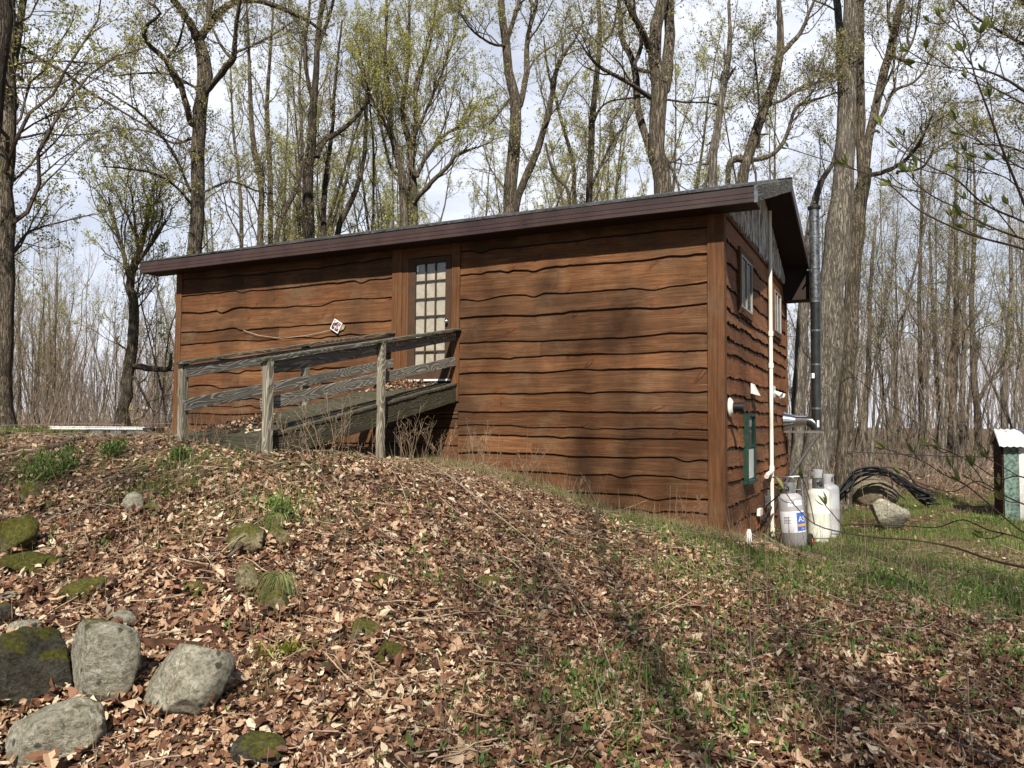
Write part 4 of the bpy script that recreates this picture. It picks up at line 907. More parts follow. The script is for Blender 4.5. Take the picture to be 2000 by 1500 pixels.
hero('maple_tree', 'second pale trunk splitting into two dark stems right of the massive trunk', 18.6, [
    H(p=[(1644,990,32),(1652,850,30),(1656,700,29),(1668,500,29),(1676,420,30),(1684,350,28),(1687,330,24)], flare=True, n=2, t0=.6),
    H(p=[(1683,345,16),(1681,297,17),(1680,210,18),(1681,140,16),(1681,35,14),(1680,-60,11),(1675,-260,5)], n=8, t0=.5),
    H(p=[(1688,335,20),(1695,273,18),(1713,196,17),(1734,115,17),(1751,42,15),(1762,0,13),(1790,-120,9),(1810,-250,4)], dY=.5, n=9, t0=.35),
    H(p=[(1738,105,8),(1750,113,8),(1762,116,7),(1772,125,5),(1783,133,3)], n=0), H(p=[(1762,115,6),(1775,95,5),(1772,70,5),(1779,40,4),(1785,-20,2)], n=6), H(p=[(1764,114,5),(1786,70,4),(1795,0,3)], n=5), H(p=[(1740,60,7),(1735,30,7),(1740,-10,5)], n=3),
    H(p=[(1694,342,10),(1720,338,9),(1755,322,8),(1785,295,7),(1807,259,5),(1820,225,3)], dY=-.8, n=12, t0=.2), H(p=[(1700,250,9),(1725,222,8),(1740,185,7),(1755,172,6),(1785,160,5),(1815,120,4),(1838,40,2)], dY=.8, n=14, t0=.2), H(p=[(1755,335,5),(1800,328,5),(1830,290,4),(1880,262,3),(1930,230,2)], dY=1, n=14, t0=.1), H(p=[(1700,262,6),(1712,255,6),(1718,260,4)], n=0),H(p=[(1715,190,6),(1745,130,4),(1748,60,3)],n=5)], 16, bark='bark', leafmat='bud_grey', leaf=3, lsize=.06, l1abs=1.9, n2=6, n3=6)
hero('maple_tree', 'pale trunk seen between the cabin and its stovepipe', 22, [
    H(p=[(1555,960,26),(1560,800,25),(1563,700,24),(1567,600,22),(1574,500,18),(1590,400,14),(1606,350,11),(1628,315,9),(1640,240,6),(1650,120,3)], flare=True, n=14, t0=.5)], 17, bark='bark_pale', leaf=4, l1abs=2., leafmat='bud_grey')
hero('young_maple_tree', 'twiggy tree with hanging budding branches at the upper right edge of the photo', 15, [
    H(p=[(2110,900,22),(2100,600,20),(2090,350,17),(2075,150,14),(2050,-40,10),(2030,-200,5)], flare=True, n=18, t0=.3),
    H(p=[(2095,300,8),(2050,220,7),(1990,170,6),(1930,140,4),(1860,130,2)], n=16, t0=.1), H(p=[(2090,180,8),(2030,110,7),(1970,70,6),(1900,30,4),(1850,-20,2)], n=16, t0=.1), H(p=[(2095,420,7),(2040,330,6),(1980,290,5),(1900,280,3)], n=14, t0=.1), H(p=[(2075,110,8),(2010,20,6),(1950,-40,5),(1880,-90,3)], n=12, t0=.1)], 18, leafmat='bud_grey', leaf=5, lsize=.06, l1abs=1.7, bark='bark_dark')
# mid-distance trunks of the right-hand woods traced one by one
mid = [([(1802,905,10),(1800,800,10),(1797,700,9),(1796,560,7),(1800,400,5),(1798,280,3)], 31, 'slim dark straight trunk left of a bunch in the woods right of the cabin'),
       ([(1826,900,9),(1834,840,8),(1830,733,8),(1822,600,6),(1815,450,4)], 34, 'thin bowed trunk first right of the slim dark straight one'),
       ([(1838,900,9),(1850,800,8),(1854,700,8),(1852,560,6),(1862,420,4)], 33, 'thin trunk curving up to the right in the woods right of the cabin'),
       ([(1855,902,13),(1860,800,12),(1864,700,11),(1868,560,9),(1866,400,6),(1872,250,3)], 30, 'darkest thick trunk in the bunch left of the little shed'),
       ([(1880,905,9),(1878,800,9),(1884,700,8),(1882,560,7),(1890,420,4)], 36, 'grey woods trunk between the darkest thick one and a forked one'),
       ([(1911,905,15),(1909,800,13),(1900,700,11),(1898,560,9),(1905,420,6),(1900,280,3)], 32, 'forked trunk with a right-leaning limb just left of the little shed', ),
       ([(1688,930,12),(1690,800,11),(1697,700,10),(1700,560,8),(1712,420,5)], 36, 'grey trunk just right of the two big pale trunks in the woods'),
       ([(1965,900,12),(1962,800,11),(1966,700,9),(1975,560,7),(1970,420,4)], 34, 'trunk rising directly behind the little shed roof')]
for i, (p, Y, lab) in enumerate(mid):
    st = [H(p=p, flare=True, n=18, t0=.35)]
    if i == 5: st.append(H(p=[(1909,790,8),(1925,755,7),(1940,735,6),(1955,715,5),(1975,640,3)], n=8, t0=.2))
    hero('woods_tree', lab, Y, st, 40 + i, bark='bark' if i in (0, 3, 5) else 'bark_far', leafmat='bud_grey', leaf=3, lsize=.08, l1abs=2.4, n2=6, n3=4)

# ---- kinds of background tree, copied
def straight(h, r, rng, lean=.06, k=8, bend=.25):
    z = np.linspace(-.2, h, k); d = rng.normal(size=2) * lean; w = np.cumsum(rng.normal(size=(k, 2)) * bend * .35, 0); w -= w[0]
    p = np.c_[d[0] * z + w[:, 0], d[1] * z + w[:, 1], z, r * (1 - z / h * .92).clip(.06)]; return p
def kind(n, h, r, seed, **kw):
    rng = np.random.default_rng(seed); st = []
    for i in range(n):
        p = straight(h * rng.uniform(.8, 1.05), r * rng.uniform(.7, 1.), rng, .05 + .10 * (n > 1)); p[:, :2] += rng.normal(size=2) * .12 * (n > 1); st.append(dict(p=p, flare=(n == 1), n=kw.get('n1', 14), t0=kw.get('t0', .35)))
    return tree_meshes(st, rng, K0=12, side0=7, **kw)
class Proto: pass
def proto(name, meshes, bark, leafmat, twig='twig'):
    pr = Proto(); pr.name = name
    (tv, tq), (cv, cq, mi) = meshes
    a = mesh_np('trunk', tv, [tq], M[bark], None, smooth=True); c = mesh_np('crown', cv, [cq], [M[twig], M[leafmat]], None, mi=mi)
    pr.parts = [a, c]; pr.used = False
    return pr
def place(pr, label, x, y, rz, s, group, cat='tree', z=None):
    r = thing(pr.name, label, cat, (x, y, gz1(x, y) if z is None else z), rz, group); r.scale = (s, s, s)
    for p in pr.parts:
        if not pr.used: q = p
        else: q = p.copy(); COL.objects.link(q)
        q.parent = r
    pr.used = True
    return r
woods = [proto('woods_tree', kind(1 + (i > 3), 16, .078, 100 + i, n1=26, n2=6, n3=5, l1abs=2.3, leaf=2, lsize=.06, t0=.3, up=.35, ang=(45, 42, 42)), 'bark_far', 'bud_grey') for i in range(6)]
leafy = [proto('budding_maple', kind(2 + i % 2, 17, .15, 200 + i, n1=20, n2=6, n3=5, l1abs=2.9, leaf=7, lsize=.062, t0=.25, up=.42, ang=(38, 40, 40)), 'bark', 'bud') for i in range(5)]
sapl = [proto('sapling', kind(2 + i % 3, 7.5, .035, 300 + i, n1=13, n2=4, n3=4, l1abs=1.3, leaf=1 if i % 2 else 0, lsize=.05, t0=.12, up=.55, ang=(32, 35, 35)), 'bark_fine', 'bud_grey', 'twig_pale') for i in range(6)]
R_ = random.Random(3); pts_w = []
def free(x, y, d, lst):
    return all((x - a) ** 2 + (y - b) ** 2 > d * d for a, b in lst)
n = 0
while n < 60:                                             # woods to the right
    y = 24 + 46 * R_.random() ** 1.2; px = R_.uniform(1540, 2120); x = (px - 1000) / F * y
    if not free(x, y, 1.1, pts_w): continue
    pts_w.append((x, y)); n += 1
    place(woods[n % 6], 'slender bare grey-brown tree in the woods right of the cabin', x, y, R_.uniform(0, 6.3), R_.uniform(.65, 1.1), 'woods trees right of the cabin')
n = 0
while n < 52:                                              # budding maples behind the cabin
    y = 29 + 32 * R_.random(); px = R_.uniform(330, 1500); x = (px - 1000) / F * y
    if not free(x, y, 2.0, pts_w): continue
    pts_w.append((x, y)); n += 1
    place(leafy[n % 5], 'budding yellow-green maple farther back behind the cabin roof', x, y, R_.uniform(0, 6.3), R_.uniform(.7, 1.1), 'budding maples behind the cabin')
n = 0
while n < 16:                                              # taller trees at left
    y = 34 + 28 * R_.random(); px = R_.uniform(-120, 330); x = (px - 1000) / F * y
    if not free(x, y, 2.0, pts_w): continue
    if 90 < px < 330 and y < 50: continue
    pts_w.append((x, y)); n += 1
    place(leafy[n % 5], 'budding tree standing among the thin saplings left of the cabin', x, y, R_.uniform(0, 6.3), R_.uniform(.45, .75), 'budding trees left of the cabin')
n = 0
while n < 90:                                             # thin saplings at left
    y = 25 + 35 * R_.random(); px = R_.uniform(-100, 350); x = (px - 1000) / F * y
    if not free(x, y, .5, pts_w): continue
    pts_w.append((x, y)); n += 1
    place(sapl[n % 6], 'thin bare sapling in the brushy wood left of the cabin', x, y, R_.uniform(0, 6.3), R_.uniform(.6, 1.25), 'saplings left of the cabin')
n = 0
while n < 45:                                              # saplings at right
    y = 24 + 25 * R_.random(); px = R_.uniform(1560, 2080); x = (px - 1000) / F * y
    if not free(x, y, .5, pts_w): continue
    pts_w.append((x, y)); n += 1
    place(sapl[n % 6], 'thin bare sapling among the woods trees right of the cabin', x, y, R_.uniform(0, 6.3), R_.uniform(.6, 1.1), 'saplings right of the cabin')
# trees behind the photographer, whose bare crowns dapple the ground and the wall
BT = [(.2,-10,1.7,1),(6.4,-10,1.7,0),(10.5,-13,1.7,3),(-9.5,-11,1.6,0),(-4.6,-14,1.7,2)]
shade = [proto('maple_tree', kind(3, 17, .095, 500 + i, n1=16, n2=5, n3=4, l1abs=3.4, leaf=3, lsize=.09, t0=.40, up=.3, ang=(52, 45, 42)), 'bark', 'bud_grey') for i in range(4)]
for i, (x, y, s, k) in enumerate(BT):
    place(shade[k], 'tall bare maple standing behind the photographer', x, y, i * 1.3, s, 'maples behind the photographer')
# far-off wood that reads as one mass
rng = np.random.default_rng(77); N = 1350
Yd = rng.uniform(62, 150, N); Xd = rng.uniform(-1.1, 1.1, N) * Yd; zd = gz(Xd, Yd); h = rng.uniform(7, 15, N)
h *= np.where(Xd < -.42 * Yd, .5, 1.)
Kt = 5; tt = np.linspace(0, 1, Kt)
P = np.stack([Xd[:, None] + rng.normal(size=(N, 1)) * tt * 1.2, Yd[:, None] + rng.normal(size=(N, 1)) * tt, zd[:, None] + h[:, None] * tt], -1)
Rr = (rng.uniform(.03, .07, N))[:, None] * (1 - .85 * tt)[None]
V1, Q1 = tubes_np(P, Rr, 4)
P2, R2 = children(P, Rr, 16, .3, 1., .24, 42, .4, 4, rng, .5, .8, .2); V2, Q2 = tubes_np(P2, np.maximum(R2 * .8, .010), 3)
P3, R3 = children(P2, R2, 4, .2, 1., .5, 40, .3, 3, rng, .7, .4, .2); V3, Q3 = tubes_np(P3, np.maximum(R3, .007), 3)
dw = mesh_np('distant_wood', np.concatenate([V1, V2, V3]), [np.concatenate([Q1, Q2 + len(V1), Q3 + len(V1) + len(V2)])], [M['bark_far'], M['twig_pale']], mi=np.r_[np.zeros(len(Q1), int), np.ones(len(Q2) + len(Q3), int)])
tag(dw, 'far-off bare wood closing the view all round', 'wood', kind='stuff')
# undergrowth of bare stems at both sides
N = 4200; Yb = rng.uniform(21, 60, N); side = rng.random(N); pxs = np.where(side < .42, rng.uniform(-80, 345, N), rng.uniform(1600, 2080, N)); Xb = (pxs - 1000) / F * Yb
Yb = np.where(side < .42, Yb + 3, Yb); zb = gz(Xb, Yb); h = rng.uniform(.25, 1.25, N) * np.where(side < .42, 1.3, 1.)
tt = np.linspace(0, 1, 4); dx = rng.normal(size=(N, 2)) * .45
P = np.stack([Xb[:, None] + dx[:, :1] * tt * h[:, None], Yb[:, None] + dx[:, 1:] * tt * h[:, None], zb[:, None] + h[:, None] * tt * (1 - .15 * tt)], -1)
V1, Q1 = tubes_np(P, np.full((N, 4), .006) * (1.2 - tt)[None] * rng.uniform(.6, 1.6, (N, 1)), 3)
P2, R2 = children(P, np.full((N, 4), .005), 3, .3, 1., .45, 40, .3, 3, rng, .7, .2, .2); V2, Q2 = tubes_np(P2, R2, 3)
ub = mesh_np('undergrowth', np.concatenate([V1, V2]), [np.concatenate([Q1, Q2 + len(V1)])], M['twig_pale']); tag(ub, 'bare brown undergrowth of thin stems on the woodland floor', 'undergrowth', kind='stuff')
# ------------------------------------------------------------------ rocks
def ico(sub):
    bm = bmesh.new(); bmesh.ops.create_icosphere(bm, subdivisions=sub, radius=1); V = np.array([v.co[:] for v in bm.verts]); Fc = np.array([[v.index for v in f.verts] for f in bm.faces]); bm.free(); return V, Fc
ICO = {3: ico(3), 4: ico(4), 5: ico(5)}
ROCKS = []
def rock(label, px, py, w, h, mat, seed, depth=.8, sink=.25, tilt=0., sub=4, cuts=13, rough=.16, Y=None, yaw=None, name='boulder', cat='rock', flat=None):
    """px,py centre, w,h size in photo pixels; rests in the ground met by its lower edge"""
    g = ghit(px, py + h * (.5 - sink * .6)); Yr = g[1] if Y is None else Y
    s = Yr / F; rng = np.random.default_rng(seed)
    V, Fc = ICO[sub]; V = V.copy()
    for c in range(cuts):
        d = unit(rng.normal(size=3)); k = rng.uniform(.5, .82); dd = V @ d; V = V - np.maximum(dd - k, 0)[:, None] * d * .9
    V = V / np.abs(V).max(0)
    V = V * (1 + rough * fbm(V * 1.5 + seed, 4, seed)[:, None] + rough * .35 * fbm(V * 5 + seed, 3, seed + 3)[:, None])
    V = V * np.array([w * s / 2, w * s / 2 * depth, h * s / 2 * (1 + sink * .5)])
    ct, st = cos(tilt), sin(tilt); V = np.c_[V[:, 0] * ct - V[:, 2] * st, V[:, 1], V[:, 0] * st + V[:, 2] * ct]
    py += h * .03 * (h < 100); cpos = at(px, py, Yr) ; cpos[1] += w * s * .25 * depth; cpos[0] *= cpos[1] / Yr
    o = mesh_np(name, V, [Fc], M[mat], smooth=True); o.location = tuple(cpos); 
    if yaw: o.rotation_euler = (0, 0, yaw)
    tag(o, label, cat); ROCKS.append((cpos[0], cpos[1], w * s / 2, w * s / 2 * depth, cpos[2], h * s / 2)); return o
rock('large upright grey boulder, the taller of the two pale ones at lower left', 200, 1312, 152, 188, 'rock_grey', 1, .7, .12, -.10, 5, 9, .08)
rock('large rounded pale boulder leaning right, lower left, right of the upright grey one', 362, 1345, 200, 138, 'rock_grey', 22, .75, .12, .62, 5, 9, .08)
rock('big dark mossy boulder in shade behind the upright grey one', 72, 1322, 165, 150, 'rock_dark', 3, .9, .2, .1, 5)
rock('long ridged grey slab filling the bottom left corner', 92, 1450, 215, 112, 'rock_grey', 4, .8, .2, .12, 5, 8, .14)
rock('dark broad stone cut by the bottom edge', 500, 1487, 120, 70, 'rock_dark', 5, .9, .3)
rock('tilted brownish slab beside the leafy green plant at left', 60, 965, 64, 50, 'rock_mid', 6, .5, .2, .55)
rock('low flat mossy stone just below the tilted slab at left', 84, 992, 52, 22, 'rock_mid', 7, .8, .3, .15)
rock('rough grey stone, left one of a touching pair on the upper left slope', 260, 990, 44, 56, 'rock_grey', 8, .8, .2, 0, 4, 7, .2)
rock('mossy stone, right one of a touching pair on the upper left slope', 296, 1003, 38, 40, 'rock_mid', 9, .8, .2, .2)
rock('big moss-topped boulder at the left edge above the mossy slab', 32, 1058, 100, 84, 'rock_moss', 10, .9, .25, .05)
rock('long mossy slab under the moss-topped boulder at the left edge', 62, 1104, 138, 52, 'rock_moss', 11, .7, .25, -.12)
rock('bright moss-covered oval stone above the upright grey boulder', 170, 1158, 104, 50, 'rock_moss', 12, .7, .25, .28)
rock('small mossy stone under the touching pair', 214, 1052, 46, 30, 'rock_moss', 13, .8, .25, -.1)
rock('brown mossy boulder under a grass tuft, left of it', 486, 1058, 86, 66, 'rock_mid', 14, .8, .2, .1)
rock('mossy boulder overgrown by grass right beside the brown mossy one', 545, 1058, 66, 56, 'rock_mid', 15, .8, .2, .1)
rock('round speckled stone left of the drooping grass tussock', 487, 1142, 58, 78, 'rock_mid', 16, .8, .2, 0)
rock('stone hidden under the drooping grass tussock', 545, 1192, 60, 72, 'rock_mid', 17, .8, .25, 0)
rock('half buried flat stone above the two pale boulders', 384, 1160, 76, 34, 'rock_mid', 18, .8, .3, -.1)
rock('square-edged stone half buried in mid slope', 706, 1240, 78, 46, 'rock_mid', 19, .7, .25, .05, 4, 10)
rock('stone behind the square-edged one in mid slope', 742, 1212, 50, 40, 'rock_mid', 20, .7, .2, 0)
rock('round moss-covered stone just below the square-edged one', 758, 1287, 72, 54, 'rock_moss', 21, .8, .2, 0)
rock('dark low stone left of the round moss-covered one', 632, 1322, 66, 40, 'rock_dark', 122, .8, .25, .1)
rock('small mossy hummock stone up the slope in the middle', 742, 1146, 44, 42, 'rock_moss', 23, .8, .3, 0)
rock('mossy stone under a forked stick right of the middle slope', 948, 1142, 56, 48, 'rock_mid', 24, .8, .25, 0)
rock('small triangular grey stone behind the upright grey boulder', 243, 1217, 66, 48, 'rock_grey', 25, .7, .2, .3, 4, 11)
rock('elongated pale stone left of the rusty band', 52, 1236, 84, 52, 'rock_grey', 26, .7, .2, .45)
rock('dark stone at the left edge above the big dark boulder', 6, 1206, 52, 58, 'rock_dark', 27, .8, .2, 0)
rock('small dark pointed stone low on the slope right of the pale boulders', 568, 1378, 38, 28, 'rock_dark', 28, .8, .3, 0)
rock('low mossy stone near the bottom between litter and dark broad stone', 636, 1408, 60, 26, 'rock_mid', 128, .8, .35, .1)
rock('pale layered rock lying on the grass right of the gas tanks', 1735, 1000, 72, 54, 'rock_grey', 29, .8, .2, -.25, 4, 10, .14, Y=15.5)
rock('brown boulder under the coil of black pipe', 1706, 962, 92, 60, 'rock_brown', 30, .8, .2, 0, 4, 7, .12, Y=19.)
rock('flat thin pale slab lying at the left edge', 22, 1166, 100, 18, 'rock_grey', 31, .6, .2, .03, 4, 10, .1, name='flat_stone')

# ------------------------------------------------------------------ leaf litter
def leaf_template(kind, rng):
    if kind == 0:   # lobed maple leaf
        ang = np.radians([-90, -58, -38, -12, 12, 34, 58, 74, 90, 106, 122, 146, 168, 192, 218, 238]); r = np.array([.30, .34, .62, .36, .80, .46, .50, .55, 1., .55, .50, .46, .80, .36, .62, .34]) * rng.uniform(.85, 1.12, 16)
    elif kind == 1:
        ang = np.linspace(-pi/2, 1.5*pi, 9)[:-1]; r = np.array([.5, .55, .5, .62, 1., .6, .5, .55]) * rng.uniform(.8, 1.2, 8)
    else:
        ang = np.linspace(-pi/2, 1.5*pi, 7)[:-1]; r = np.array([.8, .42, .45, 1., .45, .42]) * rng.uniform(.85, 1.15, 6)
    x, y = r * np.cos(ang), r * np.sin(ang)
    V = np.c_[np.r_[0, x], np.r_[0, y], np.zeros(len(x) + 1)] * .5
    cu, cv_ = rng.uniform(-1.6, 2.6), rng.uniform(-1., 1.6)
    V[:, 2] = cu * V[:, 0] ** 2 + cv_ * V[:, 1] ** 2 * .7 + rng.normal(size=len(V)) * .035
    V[:, 0] *= 1 - .12 * abs(cu); n = len(x)
    Fc = np.array([[0, 1 + i, 1 + (i + 1) % n] for i in range(n)])
    return V, Fc
rng = np.random.default_rng(21)
house_poly = [HW(-L, 0, 0)[:2], HW(0, 0, 0)[:2], HW(0, W, 0)[:2], HW(-L, W, 0)[:2]]
def inside_house(x, y):
    lx = (x - C[0]) * EV[0] + (y - C[1]) * EV[1]; ly = (x - C[0]) * BV[0] + (y - C[1]) * BV[1]
    return (lx > -L - .05) & (lx < .05) & (ly > -.02) & (ly < W)
def yard(x, y):
    """0 on the leafy bank, 1 on the grassy yard"""
    z = gz(x, y); n = fbm(np.c_[x * .8, y * .8, x * 0], 3, 31)
    return np.clip((-.13 + .10 * n - z) / .10, 0, 1) * (x > 1.5)
def scatter(N, y0, y1, xpad=1.0, slope=.72):
    Y = np.sqrt(rng.uniform(y0 ** 2, y1 ** 2, N)); X = rng.uniform(-1, 1, N) * (slope * Y + xpad); return X, Y
def slope_normal(x, y):
    e = .15; return unit(np.c_[-(gz(x + e, y) - gz(x - e, y)) / (2 * e), -(gz(x, y + e) - gz(x, y - e)) / (2 * e), np.ones(len(x))])
def basis(nrm, rot):
    a = unit(np.cross(nrm, np.array([0, 1., 0]))); b = np.cross(nrm, a); c, s = np.cos(rot)[:, None], np.sin(rot)[:, None]
    return a * c + b * s, -a * s + b * c
TMP = {0: [leaf_template(0, rng) for _ in range(10)], 1: [leaf_template(1, rng) for _ in range(10)], 2: [leaf_template(2, rng) for _ in range(8)]}
LV = []; LF = []; lo = 0
def add_leaves(X, Y, size, kinds, lift=.03, tilt=.45, Zextra=None):
    global lo
    keep = ~inside_house(X, Y); X, Y = X[keep], Y[keep]; ze = 0 if Zextra is None else Zextra[keep]
    n = len(X); Z = gz(X, Y); nr = slope_normal(X, Y); nr = unit(nr + rng.normal(size=(n, 3)) * tilt); nr[:, 2] = np.abs(nr[:, 2]) + .1; nr = unit(nr)
    a, b = basis(nr, rng.uniform(0, 2 * pi, n)); s = size * rng.lognormal(0, .28, n)
    pos = np.c_[X, Y, Z + rng.uniform(.004, lift, n) + ze]
    ch = rng.integers(0, len(kinds), n)
    for k, (TV, TF) in enumerate(kinds):
        m = ch == k; 
        if not m.any(): continue
        V = pos[m][:, None] + s[m][:, None, None] * (TV[None, :, 0:1] * a[m][:, None] + TV[None, :, 1:2] * b[m][:, None] + TV[None, :, 2:3] * nr[m][:, None])
        LV.append(V.reshape(-1, 3)); LF.append((TF[None] + (np.arange(m.sum()) * len(TV))[:, None, None]).reshape(-1, 3) + lo); lo += V.shape[0] * V.shape[1]
for (N, y0, y1, sz, kd) in ((27000, 2.6, 5.2, .072, TMP[0] + TMP[1] + TMP[2][:4]), (32000, 5.2, 8., .07, TMP[0][:6] + TMP[1] + TMP[2][:4]), (34000, 8., 13., .074, TMP[1] + TMP[2]), (15000, 13, 24, .09, TMP[2]), (9000, 24, 48, .14, TMP[2]), (900, 2.6, 7.5, .125, TMP[0]), (14000, 2.6, 8, .032, TMP[2])):
    X, Y = scatter(N, y0, y1)
    yd = yard(X, Y); pn = fbm(np.c_[X * 1.1, Y * 1.1, X * 0], 3, 51)
    keep = rng.random(N) > np.maximum(yd * (.62 + .9 * pn), np.clip(pn * 1.6 - .35, 0, .7)); X, Y = X[keep], Y[keep]
    add_leaves(X, Y, sz, kd)
# drift of leaves and debris on the ramp deck
n = 700; lw = np.r_[rng.normal(.45, .25, n // 2), rng.normal(3.9, .3, n // 2)]; lx = np.r_[rng.normal(-5.05, .22, n // 2), rng.normal(-5.1, .25, n // 2)]
ok = (lw > .08) & (lw < 4.2) & (lx > XI + .05) & (lx < XO - .05); lw, lx = lw[ok], lx[ok]
Pd = C[None, :2] + EV[None, :2] * lx[:, None] - BV[None, :2] * lw[:, None]
zz = 2.30 - .193 * lw - gz(Pd[:, 0], Pd[:, 1]) + rng.uniform(0, .09, len(lw)) * np.exp(-((lx + 5.08) / .25) ** 2)
add_leaves(Pd[:, 0], Pd[:, 1], .07, TMP[1], .02, .6, zz)
for (rx, ry, ra, rb, rz, rh) in ROCKS:                      # leaves banked against the stones
    k = int(min(160, 40 + 260 * ra)); an = rng.uniform(0, 2 * pi, k); rr_ = rng.uniform(.75, 1.25, k); X = rx + np.cos(an) * ra * rr_; Y = ry + np.sin(an) * rb * rr_
    add_leaves(X, Y, .07, TMP[1] + TMP[2], .05, .6, rng.uniform(0, .07, k) * (ra < .5) * (rr_ > .8))
    k = 3; an = rng.uniform(0, 2 * pi, k); X = rx + np.cos(an) * ra * .4; Y = ry + np.sin(an) * rb * .4
lit = mesh_np('fallen_leaves', np.concatenate(LV), [np.concatenate(LF)], M['litter']); tag(lit, 'dry brown and tan fallen leaves carpeting the bank and the woodland floor', 'leaf litter', kind='stuff')

# ------------------------------------------------------------------ grass, seedlings, dry stalks
def blades(X, Y, hgt, wid, lean, Zx=None, droop=.3):
    n = len(X); Z = gz(X, Y) if Zx is None else Zx; az = rng.uniform(0, 2 * pi, n); h = hgt * rng.lognormal(0, .35, n); l = lean * rng.normal(size=n) * h
    d = np.c_[np.cos(az), np.sin(az), np.zeros(n)]; s = np.c_[-np.sin(az), np.cos(az), np.zeros(n)] * (wid * rng.uniform(.6, 1.3, n))[:, None]
    p0 = np.c_[X, Y, Z - .01]; p1 = p0 + d * (l * .35)[:, None] + np.array([0, 0, 1]) * (h * .55)[:, None]; p2 = p0 + d * l[:, None] * (1 + droop) + np.array([0, 0, 1]) * (h * (1 - droop * np.abs(l / h)))[:, None]
    V = np.stack([p0 - s, p0 + s, p1 + s * .8, p1 - s * .8, p2], 1).reshape(-1, 3); b = np.arange(n)[:, None] * 5
    return V, np.hstack([b, b + 1, b + 2, b + 3]), np.hstack([b + 3, b + 2, b + 4])
GV = []; GQ = []; GT = []; go = 0
def add_blades(X, Y, *a, **k):
    global go
    ok = ~inside_house(X, Y); V, Q, T = blades(X[ok], Y[ok], *a, **k); GV.append(V); GQ.append(Q + go); GT.append(T + go); go += len(V)
X, Y = scatter(240000, 5.5, 21); yd = yard(X, Y); pn = fbm(np.c_[X * .9, Y * .9, X * 0], 4, 61); keep = (rng.random(len(X)) < yd * np.clip(.40 + 1.9 * pn, .03, 1)); add_blades(X[keep], Y[keep], .095, .0034, .45)
X, Y = scatter(90000, 3., 12); pn = fbm(np.c_[X * 1.5, Y * 1.5, X * 0], 4, 71); keep = rng.random(len(X)) < np.clip(pn * 2. - .42, 0, .45); add_blades(X[keep], Y[keep], .07, .003, .5)
# strip along the foot of the front wall and the crest of the bank
n = 9000; lx = rng.uniform(-4.3, .6, n); lw = np.abs(rng.normal(0, .45, n)) + .05; Pp = C[None, :2] + EV[None, :2] * lx[:, None] - BV[None, :2] * lw[:, None]; pn = fbm(np.c_[Pp * 2.2, lx * 0], 3, 91); k = pn > .04; add_blades(Pp[k, 0], Pp[k, 1], .07, .003, .6)
for (px, py, N, sp) in [(60, 848, 1800, .9), (150, 850, 1500, .8), (20, 846, 1500, .9), (320, 958, 500, .3), (345, 905, 400, .25), (1480, 1100, 900, .4), (1560, 1150, 700, .5), (1350, 1060, 600, .4), (1130, 980, 900, .45), (1290, 1035, 800, .4), (1650, 1130, 1500, .7), (1760, 1150, 1500, .7), (560, 985, 500, .4), (1210, 1350, 700, .35), (1350, 1130, 500, .3), (1480, 1380, 300, .3)]:
    g = ghit(px, py); add_blades(rng.normal(g[0], sp, N), rng.normal(g[1], sp * .8, N), .10, .003, .5)
gr = mesh_np('grass', np.concatenate(GV), [np.concatenate(GQ), np.concatenate(GT)], M['grass']); tag(gr, 'short spring grass growing in the yard and in patches on the bank', 'grass', kind='stuff')
GV = []; GQ = []; GT = []; go = 0
X, Y = scatter(60000, 3., 14); pn = fbm(np.c_[X * .9, Y * .9, X * 0], 4, 81); keep = rng.random(len(X)) < np.clip(pn * 1.6 + .02, 0, .5); add_blades(X[keep], Y[keep], .085, .0022, 1.1, droop=.45)
n = 7000; lx = rng.uniform(-5.4, .4, n); lw = np.abs(rng.normal(0, .5, n)) + .1; Pp = C[None, :2] + EV[None, :2] * lx[:, None] - BV[None, :2] * lw[:, None]; add_blades(Pp[:, 0], Pp[:, 1], .12, .0022, .9, droop=.4)
X, Y = scatter(16000, 9, 24); yd = yard(X, Y); keep = rng.random(len(X)) < yd; add_blades(X[keep], Y[keep], .14, .003, .6)
dg = mesh_np('dry_grass', np.concatenate(GV), [np.concatenate(GQ), np.concatenate(GT)], M['drygrass']); tag(dg, 'straw-coloured dead grass lying among the leaves', 'grass', kind='stuff')
def leafy(X, Y, Z, per, size, lift, rng, fold=.3, wr=.42):
    """rosettes of oval leaves: six-vertex leaves"""
    n = len(X) * per; cx, cy, cz = np.repeat(X, per), np.repeat(Y, per), np.repeat(Z, per); az = rng.uniform(0, 2 * pi, n); el = rng.uniform(.1, 1.15, n); s = size * rng.lognormal(0, .3, n)
    d = np.c_[np.cos(az) * np.cos(el), np.sin(az) * np.cos(el), np.sin(el)]; sd = np.c_[-np.sin(az), np.cos(az), np.zeros(n)]; up = np.cross(d, sd)
    p = np.c_[cx, cy, cz + rng.uniform(0, 1, n) * lift]; st = .35
    pts = [p, p + d * (s * st)[:, None], p + d * (s * .75)[:, None] + sd * (s * wr * .5)[:, None] - up * (s * .05)[:, None], p + d * (s * .75)[:, None] - sd * (s * wr * .5)[:, None] - up * (s * .05)[:, None], p + d * (s * 1.15)[:, None] + sd * (s * wr * .33)[:, None], p + d * (s * 1.15)[:, None] - sd * (s * wr * .33)[:, None], p + d * (s * 1.45)[:, None] + up * (s * .12)[:, None]]
    V = np.stack(pts, 1).reshape(-1, 3); b = np.arange(n)[:, None] * 7
    T = np.concatenate([np.hstack([b + 1, b + 2, b + 3]) * 1, np.hstack([b + 4, b + 6, b + 5])]); Q = np.hstack([b + 2, b + 4, b + 5, b + 3])
    stem = np.hstack([b, b + 1, b + 3]); return V, Q, np.concatenate([T])
